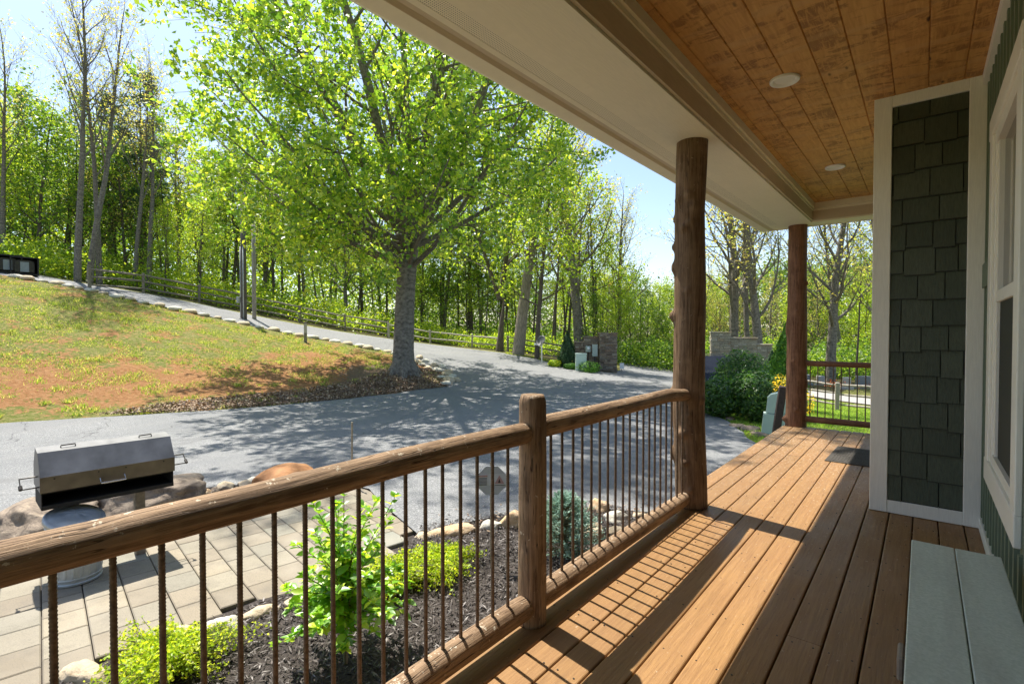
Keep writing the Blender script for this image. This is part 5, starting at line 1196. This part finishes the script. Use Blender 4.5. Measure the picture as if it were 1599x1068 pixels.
# individually recognisable trees
tp_('bare', 122, 39, -60, 'tall bare tree, left one of the bundle of trunks beyond the fence start')
tp_('bare', 140, 39.6, -30, 'tall bare tree, middle one of the bundle of trunks beyond the fence start')
tp_('bare', 156, 40.4, 20, 'tall bare tree leaning right from the bundle of trunks beyond the fence start')
tp_('bare', 212, 43, 90, 'dark straight bare trunk behind the second post of the long fence')
tp_('bare', 232, 42.5, 60, 'twin bare trunk just right of the dark straight one behind the long fence')
tp_('bare', 8, 44, 40, 'tall bare tree at the far left above the bin shelters')
tp_('pine', 222, 47, 100, 'dark pine top rising left of the maple crown above the bare twigs')
tp_('pine', 180, 52, 150, 'dark pine half hidden behind the bare trunks at the left')
tp_('pine', 716, 50, 330, 'thin pine right of the maple trunk')
tp_('pine', 752, 54, 345, 'thin open pine between the maple trunk and the forked dark trunk')
special('forked_tree', 51, [((0, 0, -.3), (.02, 0, 1), 4.2, .30, .95, 1, .2), ((0, 0, 3.6), (.20, .1, 1), 10.5, .21, .2, 15, .22), ((0, 0, 3.6), (-.30, -.1, 1), 9.5, .15, .2, 13, .22)], 'barkdark', 780, 34.6, 'forked dark trunk tree at the end of the sunlit rail fence')
special('leaning_tree', 52, [((0, 0, -.3), (.10, .05, 1), 17, .40, .36, 20, .20)], 'barkpale', 808, 32.4, 'leaning pale grey trunk on the verge before the three rail fence')
tp_('leafy', 838, 31.5, 180, 'slim grey trunk tree just left of the satellite dish', None, 1.0)
tp_('budding', 905, 40, 150, 'tall spreading tree behind the stone gate pillar with long spreading branches', None, 1.25)
tp_('leafy', 930, 43, 260, 'leafy tree rising behind the right half of the stone gate pillar')
tp_('budding', 965, 46, 300, 'open budding tree between the stone gate pillar and the knobbly post')
tp_('thin', 863, 38, 200, 'slender straight tree behind the satellite dish fence')
tp_('thin', 886, 42, 210, 'slender dark tree directly behind the dark green cone shrub')
tp_('budding', 1146, 36, 120, 'budding tree, left of the group behind the pale stone gate wall', None, 1.0)
tp_('bare', 1168, 37, 140, 'nearly bare tree in the middle of the group behind the pale stone gate wall', None, 1.0)
tp_('budding', 1188, 34, 170, 'budding tree with spreading limbs at the right end of the pale stone gate wall', None, 1.1)
tp_('budding', 1297, 37, 200, 'thick pale trunk beyond the far railing, left of the fence post', None, 1.15)
tp_('bare', 1318, 44, 230, 'slim pale trunk beyond the far railing, behind the fence post')
tp_('thin', 1338, 38, 340, 'dark leaning trunk beyond the far railing at the right')
tp_('budding', 1375, 42, 240, 'budding tree partly hidden by the shingled column')
# the wood, in rows of depth
rr = random.Random(2024)
G1 = 'trees of the wood behind the upper drive fence'; LB = {'leafy': 'young yellow green tree standing in the wood beyond the rail fence', 'green': 'fresh green broad leaved tree standing in the wood beyond the rail fence', 'thin': 'slender dark stemmed tree standing in the wood beyond the rail fence', 'budding': 'half bare budding tree standing in the wood beyond the rail fence', 'bare': 'leafless grey tree standing in the wood beyond the rail fence', 'pine': 'dark pine standing in the wood beyond the rail fence'}
def row(px0, px1, step, D0, D1, top0, top1, kinds, jit=25):
    px = px0
    while px < px1:
        k = rr.choice(kinds); f_ = (px-px0)/max(1, px1-px0); D = D0+(D1-D0)*f_+rr.uniform(-1.8, 1.8); tp_(k, px+rr.uniform(-8, 8), D, top0+(top1-top0)*f_+rr.uniform(-jit, jit), LB[k], G1+': '+{'leafy': 'young yellow green ones', 'green': 'fresh green ones', 'thin': 'slender dark ones', 'budding': 'budding ones', 'bare': 'leafless ones', 'pine': 'pines'}[k]); px += step*rr.uniform(.7, 1.3)
row(-60, 640, 58, 46, 46, 115, 300, ['leafy', 'green', 'leafy', 'thin'])
row(-40, 660, 62, 53, 54, 120, 320, ['leafy', 'green', 'green', 'budding'])
row(-60, 700, 90, 62, 64, 165, 360, ['leafy', 'green'], 20)
row(250, 560, 70, 43, 42.5, 300, 380, ['leafy', 'thin', 'leafy'])
row(-50, 990, 33, 48, 47, 170, 330, ['thin', 'bare', 'thin', 'budding'], 60)
row(690, 960, 46, 47, 45, 230, 330, ['leafy', 'thin', 'green'])
row(640, 880, 34, 44, 42, 370, 350, ['leafy', 'green', 'thin'])
row(660, 1010, 36, 54, 55, 400, 420, ['green', 'leafy'], 15)
row(930, 1075, 24, 40, 40, 440, 470, ['leafy', 'green'], 15)
row(960, 1120, 30, 50, 50, 420, 440, ['green', 'leafy'], 12)
row(1090, 1420, 34, 50, 46, 440, 430, ['leafy', 'leafy', 'budding'], 20)
row(1100, 1420, 40, 62, 58, 415, 400, ['green', 'leafy', 'budding'], 15)
# undergrowth and far wood: masses nobody could count
def thicket(name, path, w_, h_, n, size, mat, base=.0):
    P = np.array(path); seg = TG.integers(0, len(P)-1, n); t = TG.random(n); c_ = P[seg]*(1-t)[:, None]+P[seg+1]*t[:, None]; c_ = c_+TG.normal(size=(n, 2))*w_
    lump = np.array([mnoise.noise(Vector((x*.5, y*.5, 0)))*.5+.6+mnoise.noise(Vector((x*1.7, y*1.7, 5)))*.3 for x, y in c_])
    z = hz(c_[:, 0], c_[:, 1])+base+TG.random(n)**.8*h_*np.maximum(.15, lump); return tag(cards(name, np.c_[c_, z], TG.normal(size=(n, 3))+np.array([0, 0, .6]), TG.uniform(size[0], size[1], n), mat, rg=TG), kind='stuff')
def pth(*a): return [(at(px, 500, D).x, at(px, 500, D).y) for px, D in a]
thicket('undergrowth', pth((-60, 43), (60, 44), (200, 45), (330, 44.5), (480, 43.5), (620, 42.5)), 1.9, 2.6, 30000, (.10, .24), 'leaf_spring')
thicket('undergrowth', pth((-60, 51), (200, 52), (480, 52), (760, 50), (900, 50)), 2.6, 4.0, 30000, (.14, .3), 'leaf_green')
thicket('undergrowth', pth((620, 41.5), (760, 39.5), (860, 36.5)), 1.0, 1.8, 9000, (.10, .2), 'leaf_spring')
thicket('undergrowth', pth((965, 36), (1010, 37), (1075, 35), (1110, 36)), 1.2, 2.2, 14000, (.10, .2), 'leaf_green')
thicket('undergrowth', pth((1090, 44), (1200, 44), (1320, 43), (1430, 42)), 1.8, 3.2, 18000, (.12, .24), 'leaf_green')
def farwood(name, px0, px1, D, top0, top1, n, mat, thick=6):
    px = TG.uniform(px0, px1, n); out = []
    for p in px:
        f_ = (p-px0)/(px1-px0); d_ = D+TG.normal()*thick; a = at(p, 500, d_); tz = at(p, top0+(top1-top0)*f_, D).z; g_ = h1(a.x, a.y)
        tz += 3.2*mnoise.noise(Vector((a.x*.14, a.y*.14, 0)))+1.4*mnoise.noise(Vector((a.x*.5, a.y*.5, 3)))
        out.append((a.x, a.y, g_+(tz-g_)*TG.random()**.6))
    return tag(cards(name, np.array(out), TG.normal(size=(n, 3))+np.array([0, 0, .5]), TG.uniform(.35, .75, n), mat, rg=TG), kind='stuff')
farwood('far_wood', -120, 660, 84, 215, 400, 34000, 'leaf_spring')
farwood('far_wood', 640, 1090, 84, 430, 455, 16000, 'leaf_far')
farwood('far_wood', 1080, 1480, 80, 440, 400, 16000, 'leaf_far')
# ------------------------------------------------------------------ shaped shrubs
def blob(name, label, loc, rad, n, size, mat, cat='shrub', group=None, shape='round', stem='stem', rz=0, rg=TG, asp=1., flat=.4, part='foliage'):
    e = empty(name, loc, rz, label=label, cat=cat, group=group); rx, ry, H_ = rad
    u_ = rg.normal(size=(n, 3)); u_ /= np.linalg.norm(u_, axis=1)[:, None]; rr_ = .55+.45*rg.random(n)**.5
    if shape == 'cone':
        t = rg.random(n)**1.5; a = rg.random(n)*6.283; prof = np.where(t < .25, .72+1.12*t, 1-(t-.25)**1.25/(.75**1.25)); prof = np.maximum(.03, prof)
        lum = 1+.10*np.sin(a*5+t*9)+.08*np.sin(a*9-t*17); rad_ = prof*lum*(.72+.3*rg.random(n)); P = np.c_[np.cos(a)*rad_*rx, np.sin(a)*rad_*ry, t*H_+.03]; N = np.c_[np.cos(a), np.sin(a), .25+0*a]+rg.normal(size=(n, 3))*.5
    else:
        lum = np.array([1+.30*mnoise.noise(Vector(tuple(v*2.1))+Vector(loc))+.16*mnoise.noise(Vector(tuple(v*5))+Vector(loc)) for v in u_]); d = u_*(rr_*lum)[:, None]
        P = d*np.array([rx, ry, H_*.5])+np.array([0, 0, H_*.5]); P[:, 2] = np.maximum(P[:, 2], .02+rg.random(n)*.08); N = u_+rg.normal(size=(n, 3))*.6+np.array([0, 0, flat])
    cards(part, P, N, rg.uniform(size[0], size[1], n), mat, parent=e, rg=rg, asp=asp)
    b = MB(); rq = random.Random(n)
    for k in range(9 if shape != 'cone' else 1):
        a = rq.uniform(0, 6.28); s_ = rq.uniform(.2, .75) if shape != 'cone' else 0; tp1 = (math.cos(a)*rx*s_, math.sin(a)*ry*s_, H_*rq.uniform(.5, .85)); b.tube([(math.cos(a)*.05, math.sin(a)*.05, -.08), (tp1[0]*.5, tp1[1]*.5, tp1[2]*.55), tp1], [.022, .015, .006] if shape != 'cone' else [.05, .04, .01], 5)
    b.build('stems', stem, e, True); return e
def gpt(px, py, D): a = at(px, py, D); return (a.x, a.y, h1(a.x, a.y)-.03)
gl = 'laurel bushes beside the stone gate wall'
blob('laurel_bush', 'glossy laurel bush, lowest of the three, touching the knobbly post', gpt(1122, 650, 14.8), (.62, .6, 1.12), 4200, (.06, .13), 'leaf_laurel', group=gl, asp=.7)
blob('laurel_bush', 'broad glossy laurel bush left of the green pedestal, nearest of the three', gpt(1184, 655, 14.6), (.66, .62, 1.38), 6000, (.06, .13), 'leaf_laurel', group=gl, asp=.7)
blob('laurel_bush', 'tall glossy laurel bush at the back, against the stone gate wall', gpt(1157, 635, 16.6), (.80, .65, 1.78), 5600, (.06, .13), 'leaf_laurel', group=gl, asp=.7)
blob('laurel_bush', 'dark laurel bush between the tall arborvitae and the brown post', gpt(1222, 640, 15.6), (.5, .5, 1.15), 2500, (.06, .12), 'leaf_laurel', group=gl, asp=.7)
blob('arborvitae', 'bright green arborvitae column just left of the far log post', gpt(1226, 625, 19.0), (.62, .62, at(1226, 505, 19).z-h1(*gpt(1226, 625, 19.0)[:2])), 9000, (.05, .11), 'leaf_arb', 'evergreen', 'arborvitae columns', 'cone')
blob('arborvitae', 'darker short arborvitae behind the right end of the pale stone wall', gpt(1205, 625, 21.5), (.62, .62, at(1203, 548, 21.5).z-h1(*gpt(1205, 625, 21.5)[:2])), 5000, (.05, .11), 'leaf_dark', 'evergreen', 'arborvitae columns', 'cone')
blob('arborvitae', 'dark green cone shaped evergreen before the three rail fence', gpt(886, 568, 28.5), (.52, .52, at(886, 517, 28.5).z-h1(*gpt(886, 568, 28.5)[:2])), 7000, (.06, .12), 'leaf_dark', 'evergreen', None, 'cone')
for px, py, D, r_, h_, lb in ((866, 569, 28.2, .40, .42, 'low yellow green shrub between the satellite dish and the dark cone'), (891, 573, 27.6, .40, .38, 'low yellow green shrub left of the transformer box'), (920, 576, 26.9, .62, .62, 'rounded yellow green shrub under the electric meter')):
    blob('low_shrub', lb, gpt(px, py, D), (r_, r_*.8, h_), 900, (.06, .12), 'leaf_gold' if px < 880 else 'leaf_arb', group='low shrubs by the stone gate wall')
blob('flowering_shrub', 'yellow flowering shrub behind the green pedestal', gpt(1221, 640, 14.2), (.26, .22, 1.36), 700, (.03, .06), 'leaf_yellow')
blob('flowering_shrub', 'small yellow flowering plant beyond the deck, right of the far log post', gpt(1261, 645, 17.8), (.20, .20, .75), 300, (.03, .06), 'leaf_yellow')
# golden junipers, spruce and the leafy shrub in the mulch bed
def juniper(label, x, y, r, n, hgt, seed, sx=1., rz=0):
    rg = np.random.default_rng(seed); e = empty('golden_juniper', (x, y, h1(x, y)+.02), rz, label=label, cat='shrub', group='low golden junipers in the mulch bed'); P = []; N = []; b = MB()
    for k in range(int(n)):
        a = rg.random()*6.283; L = r*(.35+.75*rg.random())*(1+.30*math.sin(3*a+seed)+.15*math.sin(7*a)); el = rg.uniform(.05, .75); z0 = .03; h_ = np.array([math.cos(a)*sx, math.sin(a), 0]); m = 26
        t = np.linspace(.25, 1, m); arc = h_[None]*(L*t)[:, None]*math.cos(el*.8); arc[:, 2] = z0+hgt*math.sin(el)*1.5*np.sin(np.minimum(t*1.9, 1.75))
        P.append(arc+rg.normal(size=(m, 3))*.013); N.append(rg.normal(size=(m, 3))+np.array([0, 0, .5])); b.tube([(0, 0, 0), tuple(arc[m//2]), tuple(arc[-1])], [.004, .003, .0015], 3, cap=False)
    P = np.concatenate(P); N = np.concatenate(N); cards('foliage', P, N, rg.uniform(.016, .036, len(P)), 'leaf_gold', parent=e, rg=rg, asp=.8); b.build('stems', 'stem', e)
q = SP(262, 1045); juniper('golden yellow creeping juniper at the bottom left beside the pavers', q.x+.05, q.y-.02, .42, 420, .16, 5, 1., .2)
q = SP(690, 893); juniper('low golden juniper sprawling right of the leafy shrub towards the octagon sign', q.x, q.y, .34, 330, .15, 6, 1.0, .9)
q = SP(625, 920); juniper('golden juniper under the right side of the leafy shrub', q.x-.05, q.y, .36, 330, .17, 8, 1.0, .9)
q = SP(882, 872); e = empty('blue_spruce', (q.x, q.y, h1(q.x, q.y)), label='small silvery blue spruce behind the railing right of the short log post', cat='evergreen'); rg = np.random.default_rng(12); P = []; N = []; b = MB()
for k in range(330):
    t = rg.random(); a = rg.random()*6.283; rad_ = (.33*(1-t**2.2)+.06)*rg.uniform(.65, 1.05); zt = .08+t*.56; tip_ = np.array([math.cos(a)*rad_, math.sin(a)*rad_, zt+rad_*.25]); root = np.array([0, 0, zt-.05]); s_ = np.linspace(.45, 1, 30)[:, None]
    P.append(root+(tip_-root)*s_+rg.normal(size=(30, 3))*.010); d_ = tip_-root; N.append(np.cross(np.tile(d_, (30, 1)), rg.normal(size=(30, 3)))); b.tube([tuple(root), tuple(tip_)], [.005, .002], 3, cap=False)
P = np.concatenate(P); cards('foliage', P, np.concatenate(N), rg.uniform(.018, .034, len(P)), 'leaf_spruce', parent=e, rg=rg, asp=.45); b.tube([(0, 0, -.05), (0, 0, .6)], [.018, .006], 6); b.build('stems', 'stem', e)
# leafy shrub with real leaf shapes
q = SP(538, 1040); e = empty('leafy_shrub', (q.x, q.y, h1(q.x, q.y)), label='bright green leafy shrub on a thin tied stem in the mulch bed behind the railing', cat='shrub'); rg = np.random.default_rng(31); rq = random.Random(31)
b = MB(); lf = MB(); zb_ = -h1(q.x, q.y)
b.tube([(0, 0, -.1), (.01, 0, .25), (0, .01, .50)], [.010, .009, .008], 6)
def leafshape(p, d, nrm, L):
    d = d.normalized(); s_ = d.cross(nrm).normalized(); n_ = s_.cross(d); W = L*.27; dr = L*.14
    pr = [(0, .02), (.25, .75), (.5, 1), (.78, .62), (1, 0.02)]; vs = []
    for t, w_ in pr: c_ = p+d*L*t-Vector((0, 0, 1))*dr*t*t; vs += [c_-s_*W*w_+n_*W*w_*.35, c_, c_+s_*W*w_+n_*W*w_*.35]
    fs = []
    for i in range(4): fs += [(i*3, i*3+1, i*3+4, i*3+3), (i*3+1, i*3+2, i*3+5, i*3+4)]
    lf.add(vs, fs)
for k in range(64):
    a = rq.uniform(0, 6.28); sp = rq.uniform(.05, .46); top_ = rq.uniform(.50, 1.28)-sp*.6; base_z = rq.uniform(.30, .55); low = k % 3 == 0
    if low: top_ = rq.uniform(.30, .5); sp = rq.uniform(.28, .48)
    tipv = Vector((math.cos(a)*sp, math.sin(a)*sp, top_)); mid = Vector((tipv.x*.45, tipv.y*.45, base_z+(top_-base_z)*.6)); root = Vector((0, 0, min(base_z, .5)))
    b.tube([root, mid, tipv], [.005, .004, .002], 4, cap=False); m = 11
    for j in range(m):
        t = .2+.8*j/(m-1); p = (root.lerp(mid, t*2) if t < .5 else mid.lerp(tipv, t*2-1)); dd = (tipv-root).normalized()
        for s_ in (0, 1):
            aa = j*1.57+s_*3.14+rq.uniform(-.4, .4); side = Vector((math.cos(aa), math.sin(aa), .1)); d = (side*.9+dd*.55+Vector((0, 0, rq.uniform(-.25, .15)))); leafshape(p, d, Vector((rq.gauss(0, .3), rq.gauss(0, .3), 1)).normalized(), rq.uniform(.055, .115)*(1.15-.4*t))
    for s_ in range(4): leafshape(tipv, Vector((rq.gauss(0, 1), rq.gauss(0, 1), .9)), Vector((rq.gauss(0, .4), rq.gauss(0, .4), 1)).normalized(), .05)
b.build('stems', 'stem', e); lf.build('foliage', 'leaf_shrub', e, True)
b = MB()
for z in (.12, .30, .50): b = MB(); b.tube([(0, -.0, z), (0, 0, z+.02)], .014, 8); b.tube([(.008, 0, z+.01), (.035, .004, z+.004)], .005, 5); b.build('plant_tie', 'tie', e)
b = MB(); b.tube([(.012, .01, -.1), (.014, .01, .55)], .006, 6); b.build('stake', 'stake', e)
# ------------------------------------------------------------------ grass, dead leaves
def blades(name, XY, hmin, hmax, mat, wd=.008, tilt=.5):
    n = len(XY); z = hz(XY[:, 0], XY[:, 1]); h_ = TG.uniform(hmin, hmax, n); a = TG.random(n)*6.283; w_ = wd*(.6+.8*TG.random(n)); dx, dy = np.cos(a)*w_, np.sin(a)*w_; lx, ly = TG.normal(size=n)*h_*tilt, TG.normal(size=n)*h_*tilt
    V = np.empty((n, 3, 3)); V[:, 0] = np.c_[XY[:, 0]-dx, XY[:, 1]-dy, z]; V[:, 1] = np.c_[XY[:, 0]+dx, XY[:, 1]+dy, z]; V[:, 2] = np.c_[XY[:, 0]+lx, XY[:, 1]+ly, z+h_]
    me = bpy.data.meshes.new(name); me.vertices.add(3*n); me.vertices.foreach_set('co', V.astype(np.float32).ravel()); me.loops.add(3*n); me.loops.foreach_set('vertex_index', np.arange(3*n, dtype=np.int32)); me.polygons.add(n); me.polygons.foreach_set('loop_start', np.arange(0, 3*n, 3, dtype=np.int32)); me.update(calc_edges=True); me.materials.append(MT[mat])
    o = bpy.data.objects.new(name, me); COL.objects.link(o); tag(o, kind='stuff'); return o
vis_bank = [p for p in bank_low[2:]]+[p for p in ridge[::-1]]
q = scatter(vis_bank, 120000, TG); d1 = dpl(q[:, 0], q[:, 1], bank_low)
nz = np.array([mnoise.fractal(Vector((x*.8, y*.8, 2)), 1, 2, 4) for x, y in q]); keep = (nz*1.5+np.clip((d1-4.4)/5.5, -.55, .40)+TG.normal(size=len(q))*.16+np.where(d1 < 1, .35, 0)) > .12
keep &= (dpl(q[:, 0], q[:, 1], ridge) > 1.1) | (TG.random(len(q)) < .15)
blades('bank_grass', q[keep], .025, .07, 'grassb', .013)
b_ = q[keep]; 
tuft = scatter(vis_bank, 260, TG); tt = np.repeat(tuft, 45, 0)+TG.normal(size=(11700, 2))*np.repeat(TG.uniform(.05, .16, 260), 45)[:, None]; blades('bank_grass_tufts', tt, .06, .16, 'grassb', .014)
ls = scatter([xy(150, 652), xy(300, 645), xy(450, 633), xy(600, 617), xy(700, 606), xy(700, 585), xy(650, 575), xy(560, 596), xy(400, 618), xy(250, 634)], 14000, TG)
z = hz(ls[:, 0], ls[:, 1])+.05; tag(cards('dead_leaves', np.c_[ls, z+TG.random(len(ls))*.05], TG.normal(size=(len(ls), 3))*.6+np.array([0, 0, 1]), TG.uniform(.04, .10, len(ls)), 'litter', rg=TG), kind='stuff')
lawn = [xy(1112, 648), xy(1140, 660), xy(1165, 685), xy(1195, 700), (-1.7, 9.3), (0.5, 9.0), (2.2, 12), (3.0, 22), tuple(at(1400, 600, 23.5).xy), tuple(at(1257, 600, 25.3).xy), tuple(at(1180, 600, 20).xy), xy(1110, 632)]
lg = scatter(lawn, 70000, TG); blades('lawn_grass', lg, .03, .07, 'lawnb', .008)
lg = scatter([xy(790, 553.5), xy(840, 561), xy(900, 572), xy(925, 577), tuple(at(930, 560, 29).xy), tuple(at(850, 555, 31.5).xy), tuple(at(790, 550, 34).xy)], 9000, TG); blades('verge_grass', lg, .04, .10, 'grassb', .02)
# edge stones of the right lawn
for i, (px, py, s, lb) in enumerate(((1150, 667, .20, 'flat grey rock at the lawn corner by the asphalt'), (1170, 672, .24, 'broad flat grey rock beside the deck edge and the asphalt'), (1140, 655, .14, 'small grey rock on the lawn edge, farthest from the deck'), (1185, 680, .18, 'low grey rock nearest the deck edge at the lawn corner'))):
    q = gp(px, py); o = rock('lawn_rock', 'boulder', (q.x, q.y, q.z+.01), (s*1.3, s, s*.4), 120+i, i, 3); tag(o, lb, 'rock', 'grey rocks at the lawn corner')
for i, (px, py) in enumerate(((1108, 641), (1122, 643), (1170, 650), (1183, 652))):
    q = gp(px, py); o = rock('bush_edge_stone', 'tanrock', (q.x, q.y, q.z+.03), (.16, .11, .08), 130+i, i, 3); tag(o, ('pinkish tan stone at the foot of the lowest laurel bush, left one', 'pinkish tan stone at the foot of the lowest laurel bush, right one', 'tan stone under the broad laurel bush, left one', 'tan stone under the broad laurel bush, right one beside the pedestal')[i], 'stone', 'tan stones under the laurel bushes')

ed_ = [tuple(p) for p in dense([xy(720, 822), xy(820, 808), xy(930, 799), (-2.3, 6.0), (-1.9, 7.2), (-1.8, 9.0)], .05, closed=False)]
P_ = np.array([ed_[i] for i in TG.integers(0, len(ed_), 700)])+TG.normal(size=(700, 2))*.22; tag(cards('roadside_litter', np.c_[P_, hz(P_[:, 0], P_[:, 1])+.034+TG.random(700)*.006], TG.normal(size=(700, 3))*.3+np.array([0, 0, 1]), TG.uniform(.015, .05, 700), 'litter', rg=TG), kind='stuff')
